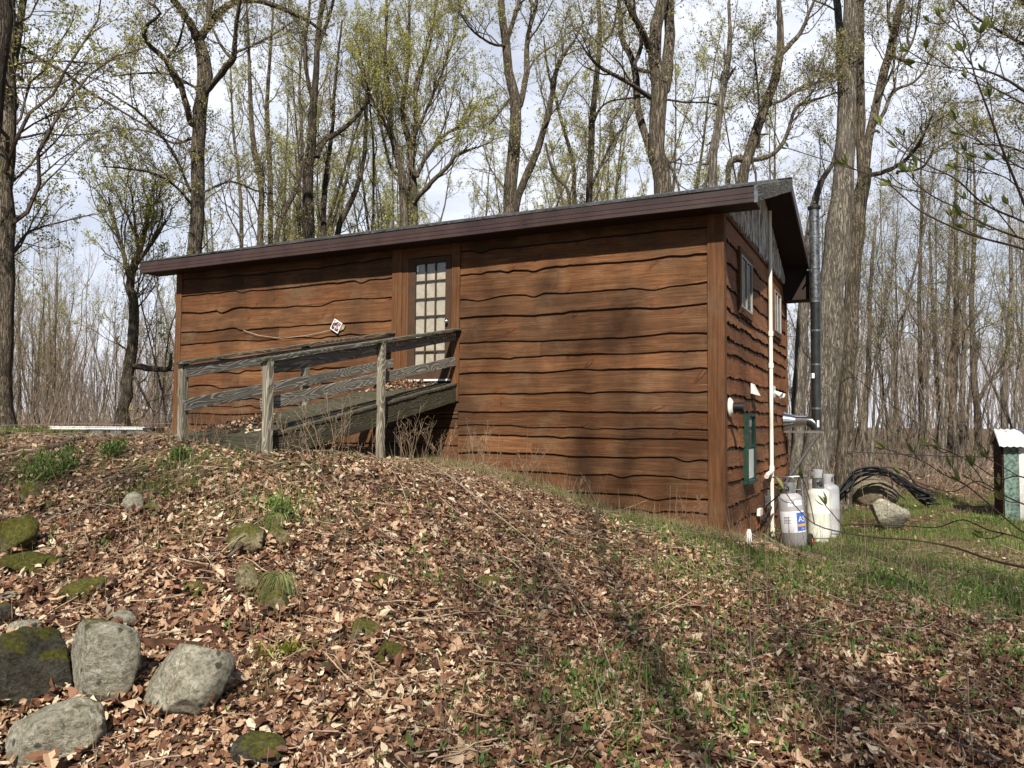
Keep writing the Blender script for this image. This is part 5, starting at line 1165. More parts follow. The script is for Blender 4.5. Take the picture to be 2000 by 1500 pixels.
X, Y = scatter(9000, 2.9, 8.5); px = 1000 + X / Y * F; pn = fbm(np.c_[X * 1.4, Y * 1.4, X * 0], 3, 111)
keep = (rng.random(len(X)) < np.clip((px - 560) / 900, .03, .9) * np.clip(.45 + 1.5 * pn, .02, 1)) & (Y < 8); X, Y = X[keep], Y[keep]
V1, Q1, T1 = leafy(X, Y, gz(X, Y), 6, .030, .05, rng)
X, Y = scatter(18000, 7, 17); yd = yard(X, Y); pn = fbm(np.c_[X * 1.1, Y * 1.1, X * 0], 3, 121); keep = rng.random(len(X)) < yd * np.clip(.25 + 1.6 * pn, 0, 1); X, Y = X[keep], Y[keep]
V2, Q2, T2 = leafy(X, Y, gz(X, Y), 7, .035, .08, rng)
sd = mesh_np('seedlings', np.concatenate([V1, V2]), [np.concatenate([Q1, Q2 + len(V1)]), np.concatenate([T1, T2 + len(V1)])], M['seedling']); tag(sd, 'small broad-leaved green seedlings sprouting through the leaf litter', 'seedlings', kind='stuff')
# fine twigs and stems lying in the litter
N = 2600; X, Y = scatter(N, 2.8, 13); ok = ~inside_house(X, Y); X, Y = X[ok], Y[ok]; N = len(X); az = rng.uniform(0, pi, N); ln = rng.lognormal(-1.45, .5, N); tt = np.linspace(-.5, .5, 5)
PX = X[:, None] + np.cos(az)[:, None] * ln[:, None] * tt + rng.normal(size=(N, 5)) * .012; PY = Y[:, None] + np.sin(az)[:, None] * ln[:, None] * tt + rng.normal(size=(N, 5)) * .012
PZ = gz(PX, PY) + rng.uniform(.02, .06, (N, 1)) + (tt * rng.normal(size=(N, 1)) * .25 * ln[:, None])
V, Q = tubes_np(np.stack([PX, PY, PZ], -1), rng.uniform(.0018, .005, (N, 1)) * np.ones((1, 5)), 4)
tw = mesh_np('fallen_twigs', V, [Q], M['stick_pale']); tag(tw, 'fine dead twigs and stems strewn over the leaves', 'twigs', kind='stuff')
# thin dead stems standing everywhere on the bank
N = 2200; X, Y = scatter(N, 3., 14); ok = ~inside_house(X, Y); X, Y = X[ok], Y[ok]; N = len(X); h = rng.lognormal(-1.25, .45, N); tt = np.linspace(0, 1, 5); dx = rng.normal(size=(N, 2)) * .22
P = np.stack([X[:, None] + dx[:, :1] * tt ** 1.5 * h[:, None], Y[:, None] + dx[:, 1:] * tt ** 1.5 * h[:, None], gz(X, Y)[:, None] + h[:, None] * tt], -1)
V, Q = tubes_np(P, rng.uniform(.0012, .0026, (N, 1)) * (1.15 - .6 * tt)[None], 4)
ds = mesh_np('dead_stems', V, [Q], M['drystalk']); tag(ds, 'thin leafless dead stems standing in the leaf litter', 'dead stems', kind='stuff')
# single tall stalks
def stalk(pts, r0=.005, name='dry_stalk', mat='drystalk', label='', group=None, cat='weed stalk', base=True, Y=None):
    g = ghit(*pts[0]); Y = g[1] if Y is None else Y
    P = [at(x, y, Y + .06 * i) for i, (x, y) in enumerate(pts)]
    P = np.array([[*p, r0 * (1 - .75 * i / (len(pts) - 1))] for i, p in enumerate(P)]); b = P[0, :3].copy()
    q = resample(P, 10); q[:, :3] += np.random.default_rng(int(pts[0][0])).normal(size=(10, 3)) * .004
    V, Q = tubes_np(q[None, :, :3], q[None, :, 3], 5); o = mesh_np(name, V - b, [Q], M[mat], smooth=True); o.location = tuple(b); return tag(o, label, cat, group)
for pts in [[(1288, 1330), (1284, 1170), (1280, 1060)], [(1468, 1320), (1464, 1180), (1462, 1070)], [(1694, 1165), (1688, 1010), (1680, 890)], [(1500, 1205), (1497, 1130), (1495, 1040)], [(1545, 1200), (1543, 1110), (1540, 1010)], [(1735, 1115), (1733, 1000), (1736, 900)], [(1640, 1120), (1642, 1050), (1645, 985)], [(1815, 1170), (1805, 1090), (1797, 1050)], [(1630, 1490), (1632, 1420), (1638, 1350)], [(1722, 1480), (1710, 1360), (1690, 1290)], [(1895, 1470), (1890, 1340), (1882, 1240)], [(1420, 1400), (1418, 1290), (1415, 1190)], [(1255, 1440), (1250, 1330), (1256, 1240)], [(1090, 1480), (1098, 1400), (1092, 1340)]]:
    stalk(pts, .0055, label='thin pale dry weed stalk standing alone on the bank or yard at right', group='tall dry stalks at right')
# branching dry weeds in front of wall and ramp
def weed(px, py, hpx, n, seed, label, spread=.5, seeds=True):
    rg = np.random.default_rng(seed); g = ghit(px, py); h = hpx * g[1] / F; K = 7; tt = np.linspace(0, 1, K)
    az = rg.uniform(0, 2 * pi, n); ln = rg.uniform(.5, 1.05, n) * h; sp = rg.uniform(.1, 1., n) * spread
    P = np.stack([g[0] + rg.normal(size=(n, 1)) * .10 + (np.cos(az) * sp * ln)[:, None] * tt ** 1.4, g[1] + rg.normal(size=(n, 1)) * .06 + (np.sin(az) * sp * ln * .6)[:, None] * tt ** 1.4, g[2] - .02 + ln[:, None] * (tt - .22 * sp[:, None] * tt ** 2)], -1)
    P[:, 1:] += rg.normal(size=(n, K - 1, 3)) * .012
    R = np.full((n, K), .0038) * (1.1 - .7 * tt)[None]; V1, Q1 = tubes_np(P, R, 4); P2, R2 = children(P, R, 7, .35, 1., .3, 40, .3, 4, rg, .7, .06, .2); R2 = R2 * .6; V2, Q2 = tubes_np(P2, R2, 3)
    P3, R3 = children(P2, R2, 3, .3, 1., .5, 45, .3, 3, rg, .7, .03, .2); V3, Q3 = tubes_np(P3, R3 * .5, 3)
    Vs = [V1, V2, V3]; Qs = [Q1, Q2 + len(V1), Q3 + len(V1) + len(V2)]; 
    if seeds: V4, Q4 = leaf_quads(P3, 1, .012, rg, .9); Qs.append(Q4 + sum(len(v) for v in Vs)); Vs.append(V4)
    o = mesh_np('dry_weed', np.concatenate(Vs) - g, [np.concatenate(Qs)], M['drystalk']); o.location = tuple(g); return tag(o, label, 'weed')
weed(800, 905, 130, 9, 1, 'bushy dry brown weed with seed heads in shadow under the right end of the ramp')
weed(860, 915, 110, 6, 2, 'dry seed-headed weed right of the bushy one at the ramp shadow edge', .6)
weed(945, 935, 120, 8, 3, 'sunlit tan weed clump against the siding right of the ramp', .55)
weed(1035, 960, 95, 6, 4, 'small straw weed against the siding farther right of the sunlit clump', .5)
weed(660, 905, 150, 8, 5, 'tall arching tan weed in front of the ramp between its two right posts', .7)
weed(575, 895, 100, 6, 6, 'dry weed tangle at the foot of the front right ramp post', .8)
weed(430, 870, 70, 7, 7, 'pale broken stems at the low end of the ramp', 1.2, False)
weed(1130, 985, 70, 5, 8, 'short straw stems beside the lower siding near the middle', .5)
weed(1345, 1045, 80, 5, 9, 'short dry stems in front of the cabin corner board', .5)
weed(1840, 1190, 80, 5, 10, 'dry stems in the grass at right below the shed', .6)
weed(350, 930, 120, 3, 11, 'thin bare stems at the foot of the left ramp post', .3, False)
# green plants and tussocks
def plant(name, px, py, n, size, sp, per, label, cat='plant', mat='seedling', lift=.12, seed=1, wr=.35):
    rg = np.random.default_rng(seed); g = ghit(px, py); X = rg.normal(g[0], sp, n); Y = rg.normal(g[1], sp, n); V, Q, T = leafy(X, Y, gz(X, Y), per, size, lift, rg, wr=wr)
    o = mesh_np(name, V - g, [Q, T], M[mat]); o.location = tuple(g); return tag(o, label, cat)
plant('leafy_plant', 100, 930, 130, .055, .20, 8, 'spreading bright green leafy plant above the tilted slab at left', lift=.22, seed=1, wr=.25)
plant('leafy_plant', 222, 892, 60, .05, .075, 8, 'compact green leafy plant on the crest left of the ramp', lift=.14, seed=2, wr=.25)
plant('leafy_plant', 540, 1025, 55, .05, .08, 7, 'green plant growing over the brown mossy boulder', lift=.18, seed=3, wr=.25)
plant('leafy_plant', 350, 900, 60, .04, .04, 7, 'small green plant at the foot of the left ramp post', lift=.1, seed=4)
plant('leafy_plant', 1735, 1150, 60, .05, .2, 7, 'low green leafy plant in the grass right of the gas tanks', lift=.12, seed=6)
plant('leafy_plant', 1950, 1170, 90, .05, .3, 7, 'low green leafy patch near the right edge under the shrub', lift=.12, seed=7)
plant('moss_cushion', 530, 1290, 60, .018, .06, 8, 'yellow-green moss cushion right of the round pale boulder', 'moss', 'moss', .04, 8)
plant('moss_cushion', 566, 1285, 44, .016, .028, 8, 'smaller yellow-green moss cushion right of the first one', 'moss', 'moss', .04, 9)
def tussock(px, py, n, h, label, seed):
    g = ghit(px, py); rg = np.random.default_rng(seed); az = rg.uniform(-pi, pi, n); K = 6; tt = np.linspace(0, 1, K); l = h * rg.uniform(.6, 1.3, n)
    rad = l[:, None] * .75 * tt; hz = l[:, None] * (1.3 * tt - 1.55 * tt ** 2)
    P = np.stack([g[0] + np.cos(az)[:, None] * rad * .7 + rg.normal(size=(n, 1)) * .02, g[1] - .05 + np.sin(az)[:, None] * rad * .6 - .1 * tt, g[2] + .12 + hz - np.maximum(-np.sin(az), 0)[:, None] * rad * .5], -1)
    V, Q = tubes_np(P, np.full((n, K), .003) * (1.1 - .8 * tt)[None], 3); mi = np.repeat((rg.random(n) < .4).astype(int), (K - 1) * 3)
    o = mesh_np('grass_tussock', V - g, [Q], [M['drygrass'], M['grass']], mi=mi); o.location = tuple(g); tag(o, label, 'grass tussock')
tussock(548, 1170, 320, .22, 'drooping tussock of straw and green grass over a stone in the mid left slope', 5)
tussock(545, 1040, 160, .16, 'grass tuft hanging over the mossy boulder up the slope', 6)
# sticks and branches lying about
def stick(label, pts, r, mat='stick', name='fallen_branch', lift=.03, forks=()):
    P = []
    for (x, y) in pts: g = ghit(x, y); P.append([g[0], g[1], g[2] + lift, r])
    P = np.array(P); P[:, 3] *= np.linspace(1, .45, len(P)); b = P[0, :3].copy(); q = resample(P, 14); q[:, :3] += np.random.default_rng(len(label)).normal(size=(14, 3)) * r * .35
    Vs, Qs = [], []; V, Q = tubes_np(q[None, :, :3], q[None, :, 3], 7); Vs.append(V); Qs.append(Q); o = len(V)
    for f in forks:
        Pf = []
        for (x, y) in f: g = ghit(x, y); Pf.append([g[0], g[1], g[2] + lift * 1.3, r * .5])
        q = resample(np.array(Pf), 8); V, Q = tubes_np(q[None, :, :3], q[None, :, 3] * np.linspace(1, .4, 8)[None], 5); Vs.append(V); Qs.append(Q + o); o += len(V)
    ob = mesh_np(name, np.concatenate(Vs) - b, [np.concatenate(Qs)], M[mat], smooth=True); ob.location = tuple(b); tag(ob, label, 'branch')
stick('dark thick rotting branch lying on the crest at left', [(90, 884), (130, 872), (170, 864), (215, 866)], .05)
stick('pale barkless stick at the left edge below the rotting branch', [(-5, 898), (30, 889), (60, 885), (90, 893)], .02, 'stick_pale')
stick('grey forked stick above the mossy stone right of the middle', [(895, 1109), (940, 1106), (985, 1105), (1030, 1097)], .016, forks=[[(975, 1106), (1000, 1098), (1015, 1090)]])
stick('long thin stick crossing the square-edged stone', [(580, 1335), (640, 1275), (700, 1225), (716, 1216)], .010, forks=[[(716, 1216), (800, 1228), (900, 1240), (1000, 1255)]])
stick('pale lichen-spotted stick right of the square-edged stone', [(745, 1236), (790, 1222), (850, 1216), (900, 1206)], .013, 'stick_pale')
stick('stick leaning across the brown mossy boulder', [(440, 1115), (475, 1085), (505, 1055), (525, 1035)], .014, lift=.08)
stick('long thin bare stem slanting from the wall down the middle of the bank', [(835, 915), (905, 970), (1000, 1050), (1050, 1090), (1100, 1160), (1150, 1225), (1170, 1280), (1200, 1360)], .008, 'stick_pale', lift=.10, forks=[[(1020, 1030), (1060, 1095), (1085, 1150)]])
stick('twig lying from the pale boulder toward the curved rusty band', [(283, 1272), (320, 1262), (370, 1250)], .010, 'stick_pale', lift=.06)
stick('thin stick across the leaves below the touching pair of stones', [(0, 1070), (60, 1030), (110, 1010)], .010, 'stick_pale', lift=.06)
stick('slender stick in the litter low in the middle', [(905, 1245), (990, 1260), (1095, 1280)], .008)
# rusty edging band behind the boulders
def band(label, pts, hgt, name='metal_band'):
    P = []
    for (x, y) in pts: g = ghit(x, y); P.append(g + np.array([0, 0, .0]))
    P = resample(np.c_[np.array(P), np.full(len(P), .01)], 16)[:, :3]; m = MB(); n = len(P)
    vs = []; 
    for i, p in enumerate(P):
        dd = P[min(i+1, n-1)] - P[max(i-1, 0)]; nn = np.array([-dd[1], dd[0], 0]); nn = nn / np.linalg.norm(nn) * .004
        vs += [p - nn, p + nn, p + nn + [0, 0, hgt], p - nn + [0, 0, hgt]]
    fs = []
    for i in range(n - 1):
        a = 4 * i
        for j in range(4): fs.append((a + j, a + (j+1) % 4, a + 4 + (j+1) % 4, a + 4 + j))
    fs += [(3, 2, 1, 0), (4*n-4, 4*n-3, 4*n-2, 4*n-1)]; m.add([tuple(v - P[0]) for v in vs], fs); o = m.build(name, M['rust'], loc=tuple(P[0])); tag(o, label, 'metal band')
band('rusty brown metal band lying behind the upright grey boulder', [(82, 1224), (130, 1230), (180, 1242), (250, 1262), (340, 1276), (420, 1278)], .055)
band('short curved rusty strip on the leaves right of the long rusty band', [(380, 1246), (405, 1242), (425, 1252), (444, 1272)], .06, 'metal_strip')

# ------------------------------------------------------------------ gas tanks
def tank(label, px, py, Y, dia, hgt, mat, lean=0., leany=0., seed=0, group=None):
    p = at(px, py, Y); z = gz1(p[0], p[1]); r = thing('gas_tank', label, 'gas tank', (p[0], p[1], z - .01), rot=(leany, lean, seed * .7), group=group)
    R = dia / 2; hb = hgt - .17
    prof = [(0, .045)]; prof += [(R * .72, .045), (R * .93, .075), (R * .985, .12), (R, .17)]
    prof += [(R, hb * .52), (R * 1.006, hb * .52 + .004), (R * 1.006, hb * .52 + .014), (R, hb * .52 + .018), (R, hb - R * .62)]
    for a in np.linspace(.12, 1., 8): prof.append((R * (cos(a * pi / 2) ** .75 if a < 1 else 0.0) * 1., hb - R * .62 + R * .62 * sin(a * pi / 2)))
    m = MB(); m.lathe(prof, 40); m.build('body', M[mat], r, smooth=True)
    m = MB(); m.lathe([(R * .80, 0), (R * .82, 0), (R * .82, .09), (R * .80, .09), (R * .80, 0)], 32); m.build('foot_ring', M[mat], r, smooth=True)
    # valve collar with hand holes
    m = MB(); rc = R * .52; z0, z1 = hb - .045, hgt; n = 40
    for i in range(n):
        a0, a1 = 2 * pi * i / n, 2 * pi * (i + 1) / n; hole = (i % 20) in (2, 3, 4, 5, 6, 7)
        for (za, zb) in (((z0, z0 + .07), (z1 - .045, z1)) if hole else ((z0, z1),)):
            q = []
            for zz in (za, zb):
                for (rr, aa) in ((rc, a0), (rc, a1), (rc - .006, a1), (rc - .006, a0)): q.append((rr * cos(aa), rr * sin(aa), zz))
            m.hexa(q)
    m.build('collar', M['steel'] if mat != 'tank_lt' else M[mat], r)
    m = MB(); m.lathe([(.03, 0), (.03, .05), (.018, .055), (.018, .09), (.035, .095), (.035, .115), (0, .12)], 14, c=(0, 0, hb - .01)); m.tube([(0, 0, hb + .03), (.07, 0, hb + .03)], .014, 8); m.build('valve', M['steel'], r, smooth=True)
    return r, R, hb
tg, R, hb = tank('grey gas tank with blue and white label on a hand truck by the wall', 1553, 1070, 12.6, .385, 1.10, 'tank_grey', -.085, -.03, 0)
# label wrapped round the grey tank: white sheet, blue panel, orange bar, lettering
def wrap(name, mat, parent, a0, a1, z0, z1, rad):
    n = 18; V = []; 
    for z in (z0, z1):
        for i in range(n + 1): a = a0 + (a1 - a0) * i / n; V.append((rad * sin(a), -rad * cos(a), z))
    m = MB(); m.add(V, [(i, i + 1, n + 2 + i, n + 1 + i) for i in range(n)]); return m.build(name, M[mat], parent, smooth=True)
lb = wrap('label', 'label_w', tg, -1.5, 1.35, .30, .64, R + .0015)
wrap('blue_panel', 'label_b', lb, .05, 1.02, .325, .615, R + .003)
wrap('orange_bar', 'label_o', lb, .10, .98, .395, .432, R + .0045)
def wrap_text(txt, size, a_c, z, rad, mat, parent):
    cu = bpy.data.curves.new('txt', 'FONT'); cu.body = txt; cu.size = size; cu.align_x = 'CENTER'; cu.extrude = .0; to = bpy.data.objects.new('txt', cu); COL.objects.link(to); bpy.context.view_layer.update()
    me = bpy.data.meshes.new_from_object(to.evaluated_get(bpy.context.evaluated_depsgraph_get())); bpy.data.objects.remove(to)
    for v in me.vertices: a = a_c + v.co.x / rad; v.co = (rad * sin(a), -rad * cos(a), z + v.co.y)
    me.materials.clear(); me.materials.append(M[mat]); o = bpy.data.objects.new('lettering', me); COL.objects.link(o); o.parent = parent; return o
wrap_text('A5', .125, .54, .47, R + .005, 'label_w', lb); wrap_text('GAS', .04, .56, .345, R + .005, 'label_w', lb)
m = MB()
for k, zz in enumerate((.545, .522, .498, .475, .452)):
    a0, a1 = -1.0, -.45 - .08 * (k % 2); V = []
    for z in (zz, zz + .008):
        for i in range(9): a = a0 + (a1 - a0) * i / 8; V.append(((R + .003) * sin(a), -(R + .003) * cos(a), z))
    m.add(V, [(i, i + 1, 10 + i, 9 + i) for i in range(8)])
m.build('fine_print', M['ink'], lb)
wrap('warning_sticker', 'label_w', tg, -.55, -.15, .72, .80, R + .002); wrap('warning_sticker', 'label_w', tg, .0, .75, .73, .81, R + .002)
tank('white lichen-streaked gas tank standing in front between the grey ones', 1600, 1052, 13.6, .385, 1.10, 'tank_white', .0, -.01, 1)
tank('plain light grey gas tank at the right of the group', 1619, 1040, 14.3, .385, 1.15, 'tank_lt', .035, 0, 2)
tank('white gas tank half hidden at the back of the group', 1598, 1030, 15., .36, 1.22, 'tank_lt', 0, 0, 3)
m = MB(); p_ = at(1553, 1070, 12.6); q0 = np.array([p_[0] - .08, p_[1], gz1(p_[0], p_[1]) + .98]); w1 = HW(.09, 3.3, .15); w2 = HW(.11, 3.2, .6)
m.tube([tuple(q - q0) for q in (q0, q0 + [-.06, .05, .06], (q0 + w2) / 2 + [0, 0, -.15], w2 + [0, 0, -.35], w1)], .011, 8)
tag(m.build('gas_hose', M['cable'], loc=tuple(q0), smooth=True), 'black hose sagging from the grey labelled tank to the cabin wall', 'hose')
# hand truck under the grey tank
p = at(1553, 1070, 12.6); z = gz1(p[0], p[1])
ht = thing('hand_truck', 'steel hand truck with orange-hubbed wheels holding the grey labelled tank', 'hand truck', (p[0], p[1], z), rot=(-.03, -.085, -.5))
m = MB(); yb = .215
for s in (-1, 1): m.tube([(s * .16, yb, .03), (s * .16, yb, 1.12), (s * .20, yb - .05, 1.17), (s * .27, yb - .10, 1.17)], .014, 8)
for zz in (.25, .6, .95): m.tube([(-.16, yb, zz), (.16, yb, zz)], .010, 8)
m.tube([(-.23, yb, .115), (.23, yb, .115)], .010, 8); m.tube([(-.27, yb - .1, 1.17), (-.1, yb - .25, 1.17), (.1, yb - .25, 1.17), (.27, yb - .1, 1.17)], .010, 8)
m.build('frame', M['steel'], ht, smooth=True)
m = MB(); m.box(-.18, .18, -.16, yb, .0, .008); m.build('toe_plate', M['steel'], ht)
for s in (-1, 1):
    m = MB(); m.lathe([(.07, -.028), (.105, -.032), (.122, -.015), (.122, .015), (.105, .032), (.07, .028)], 24); w = m.build('wheel', M['rubber'], ht, smooth=True, loc=(s * .225, yb + .0, .115), rot=(0, pi/2, 0))
    m = MB(); m.lathe([(0, -.022), (.03, -.03), (.045, -.012), (.071, -.02), (.071, .02), (.045, .012), (.03, .03), (0, .022)], 20); m.build('hub', M['orange'], w, smooth=True)
# white rag on a stalk at the corner
g = at(1463, 1060, 9.6); zz = gz1(g[0], g[1]); rg = thing('white_rag', 'frayed white rag hung on a thin stake below the cabin side wall', 'rag', (g[0], g[1], zz))
m = MB(); zt = at(1463, 1034, 9.6)[2] - zz; m.tube([(0, 0, -.05), (.004, 0, zt * .5), (0, 0, zt + .02)], .006, 6); m.build('stake', M['stick'], rg)
m = MB()
for k in range(7): a = k * .9; m.tube([(.008 * cos(a), .008 * sin(a), zt), (.022 * cos(a), .022 * sin(a), zt - .05), (.030 * cos(a + .3), .03 * sin(a + .3), zt - .15 - .02 * (k % 3))], [.012, .014, .005], 6)
m.build('cloth', M['white'], rg, smooth=True)

# ------------------------------------------------------------------ coil of black pipe, cables
g0 = at(1650, 962, 18.6); g0[2] = gz1(g0[0], g0[1])
m = MB(); rg_ = np.random.default_rng(4)
for k in range(9):
    pts = []
    for (x, y) in [(1640, 975), (1655, 945), (1680, 925), (1715, 918), (1755, 930), (1790, 955), (1822, 975), (1800, 972)]:
        q = at(x + rg_.normal() * 7, y + rg_.normal() * 4 + (k - 3) * 2.2, 18.2 + k * .05); pts.append(q - g0)
    r_ = resample(np.c_[np.array(pts), np.full(len(pts), .02)], 28); m.tube([tuple(v) for v in r_[:, :3]], .020, 7)
for (x0, x1) in ((1740, 1768),):
    pts = [at(x0, 930, 18.3) - g0, at(x0 + 4, 955, 18.2) - g0, at(x1, 976, 18.1) - g0]; m.tube([tuple(v) for v in pts], .018, 7)
o = m.build('pipe_coil', M['cable'], loc=tuple(g0), smooth=True); tag(o, 'loose coil of black plastic pipe draped over a boulder at right', 'pipe coil')
def cable(label, pts, r, mat='cable', name='cable'):
    P = [at(*q) for q in pts]; b = P[0]; q = resample(np.c_[np.array(P), np.full(len(P), r)], 24); V, Q = tubes_np(q[None, :, :3], q[None, :, 3], 6)
    o = mesh_np(name, V - b, [Q], M[mat], smooth=True); o.location = tuple(b); tag(o, label, 'cable')
cable('black cable stretched level from the twin pale trunks to the shed', [(1655, 882, 18.4), (1740, 886, 18.3), (1850, 891, 18.2), (1948, 893, 18.1)], .012)
cable('thin guy line slanting from the pale trunks down to the ground at right', [(1632, 706, 18.), (1720, 776, 19), (1800, 832, 20), (1838, 868, 21)], .008)
cable('thin dark wire strung low across the brush left of the cabin', [(-30, 832, 16), (120, 828, 16), (250, 829, 15.8), (338, 827, 15.5)], .006, 'purple')
cable('thin black wire hanging in a loop behind the cabin below the eave', [(1536, 598, 17.6), (1552, 640, 17.6), (1572, 690, 17.7), (1590, 705, 17.8)], .008)

# ------------------------------------------------------------------ stacked grey channels left of the ramp
g0 = at(200, 848, 13.); zc = at(200, 855, 13.)[2]
st = thing('channel_stack', 'stack of long grey metal channels with a white one on top', 'metal stack', (g0[0], g0[1], zc), .02)
def chan(x0, x1, y0, y1, z0, z1, mat, name, lab=None):
    a = at(x0, 840, 13.)[0] - g0[0]; b2 = at(x1, 840, 13.)[0] - g0[0]; m = MB(); m.box(a, b2, y0, y1, z0, z1); m.box(a - .004, b2 + .004, y0 - .012, y0, z0 - .01, z0 + .012); m.box(a - .004, b2 + .004, y0 - .012, y0, z1 - .012, z1 + .004)
    o = m.build(name, M[mat], st, bevel=.004)
    if lab: o['label'] = lab
ppm = F / 13.
def zof(y): return at(200, y, 13.)[2] - zc
chan(102, 284, -.05, .12, zof(838), zof(833.5), 'white', 'channel', 'white channel on top of the stack')
chan(176, 302, -.1, .4, zof(845), zof(838.5), 'galv', 'channel'); chan(124, 268, -.14, .4, zof(852), zof(846), 'galv', 'channel'); chan(176, 270, -.2, .4, zof(858), zof(852.6), 'pipe_dark', 'channel')
m = MB()
for x in (176, 248, 214): a = at(x, 840, 13.)[0] - g0[0]; m.box(a, a + .05, -.22, .3, zof(852), zof(839.5))
a = at(286, 840, 13.)[0] - g0[0]; m.hexa([(a, -.12, zof(843)), (a + .13, -.12, zof(842)), (a + .13, .3, zof(842)), (a, .3, zof(843)), (a - .02, -.12, zof(835)), (a + .17, -.12, zof(835)), (a + .17, .3, zof(835)), (a - .02, .3, zof(835))])
m.build('clip', M['black'], st)
g1 = at(308, 858, 12.2); s2 = thing('gutter_length', 'pale blue-grey rounded gutter length lying between the stack and the left ramp post', 'gutter', tuple(g1), .03)
m = MB(); w2 = at(346, 858, 12.2)[0] - g1[0]; prof = [(-.0, 0)]
V = []; n = 14
for x, s_ in ((-.32, .3), (-.12, .8), (w2, 1.)):
    for i in range(n + 1): a = pi * i / n; V.append((x, -.16 * cos(a) * s_, .075 * sin(a) * s_))
m.add(V, [(r * (n + 1) + i, r * (n + 1) + i + 1, (r + 1) * (n + 1) + i + 1, (r + 1) * (n + 1) + i) for r in range(2) for i in range(n)] + [tuple(range(2 * (n + 1), 3 * (n + 1)))])
m.build('shell', M['galv'], s2, smooth=True); m = MB(); a = at(328, 858, 12.2)[0] - g1[0]; m.box(a - .03, a + .06, -.10, .1, .055, .085); m.build('bracket', M['black'], s2)

# ------------------------------------------------------------------ little shed at the right edge
sp = at(1963, 1003, 16.5); zs = gz1(sp[0], sp[1]); sh = thing('small_shed', 'little shed with white corrugated roof, brown side and green and white front', 'shed', (sp[0], sp[1], zs), -.42)
# local x to the right along the front, y back; front-left corner at origin
Hs = 1.62; wS, dS = 1.5, 1.15; rdg = 1.93
m = MB(); m.box(0, .27, 0, .03, 0, Hs); m.build('front_panel', M['greenwall'], sh)
m = MB(); m.box(.271, wS, -.012, .03, 0, Hs - .04); d_ = m.build('door', M['whitewall'], sh); m = MB(); m.box(1.3, 1.33, -.03, -.012, .8, .95); m.build('handle', M['black'], d_)
m = MB()
m.add([(0,.03,0),(0,dS,0),(0,dS,Hs),(0,dS/2,rdg-.03),(0,.03,Hs),(-.03,.03,0),(-.03,dS,0),(-.03,dS,Hs),(-.03,dS/2,rdg-.03),(-.03,.03,Hs)], [(0,1,2,3,4),(9,8,7,6,5),(5,6,1,0),(6,7,2,1),(7,8,3,2),(8,9,4,3),(9,5,0,4)])
for k in range(6): m.box(-.036, -.031, .06 + k * .18, .075 + k * .18, .02, Hs)
m.box(-.05, -.031, .02, dS + .02, Hs - .03, Hs + .02)
m.build('side_wall', M['brownwall'], sh)
m = MB(); m.box(wS - .03, wS, .031, dS, 0, Hs); m.box(0, wS, dS, dS + .03, 0, Hs); m.build('rear_wall', M['brownwall'], sh)
n = 60; V = []; 
for (yy, zz) in ((-.16, Hs - .05), (dS/2, rdg), (dS + .16, Hs - .05)):
    for i in range(n + 1): x = -.10 + (wS + .25) * i / n; V.append((x, yy, zz + .014 * sin(i * 2 * pi / 4)))
m = MB(); m.add(V, [(r * (n+1) + i, r * (n+1) + i + 1, (r+1) * (n+1) + i + 1, (r+1) * (n+1) + i) for r in range(2) for i in range(n)]); o = m.build('roof', M['corr'], sh, smooth=True); so = o.modifiers.new('thick', 'SOLIDIFY'); so.thickness = .012
# far house seen through the brush at left
hp = at(258, 800, 70); fh = thing('distant_house', 'tiny white and red house glimpsed through the brush left of the cabin', 'house', (hp[0], hp[1], hp[2] - 1.0), .5)
m = MB(); m.box(-1.2, 1.2, 0, 4, -1.5, 1.1); m.build('wall', M['rust'], fh); m = MB(); m.hexa([(-1.4,-.3,1.1),(1.4,-.3,1.1),(1.4,4.3,1.1),(-1.4,4.3,1.1),(-.05,-.3,2.0),(.05,-.3,2.0),(.05,4.3,2.0),(-.05,4.3,2.0)]); m.build('roof', M['whitewall'], fh)
m = MB(); m.box(-1.25, 1.25, -.06, -.01, -.5, -.1); m.box(.2, .9, -.05, -.01, .1, .9); m.build('trim', M['whitewall'], fh)

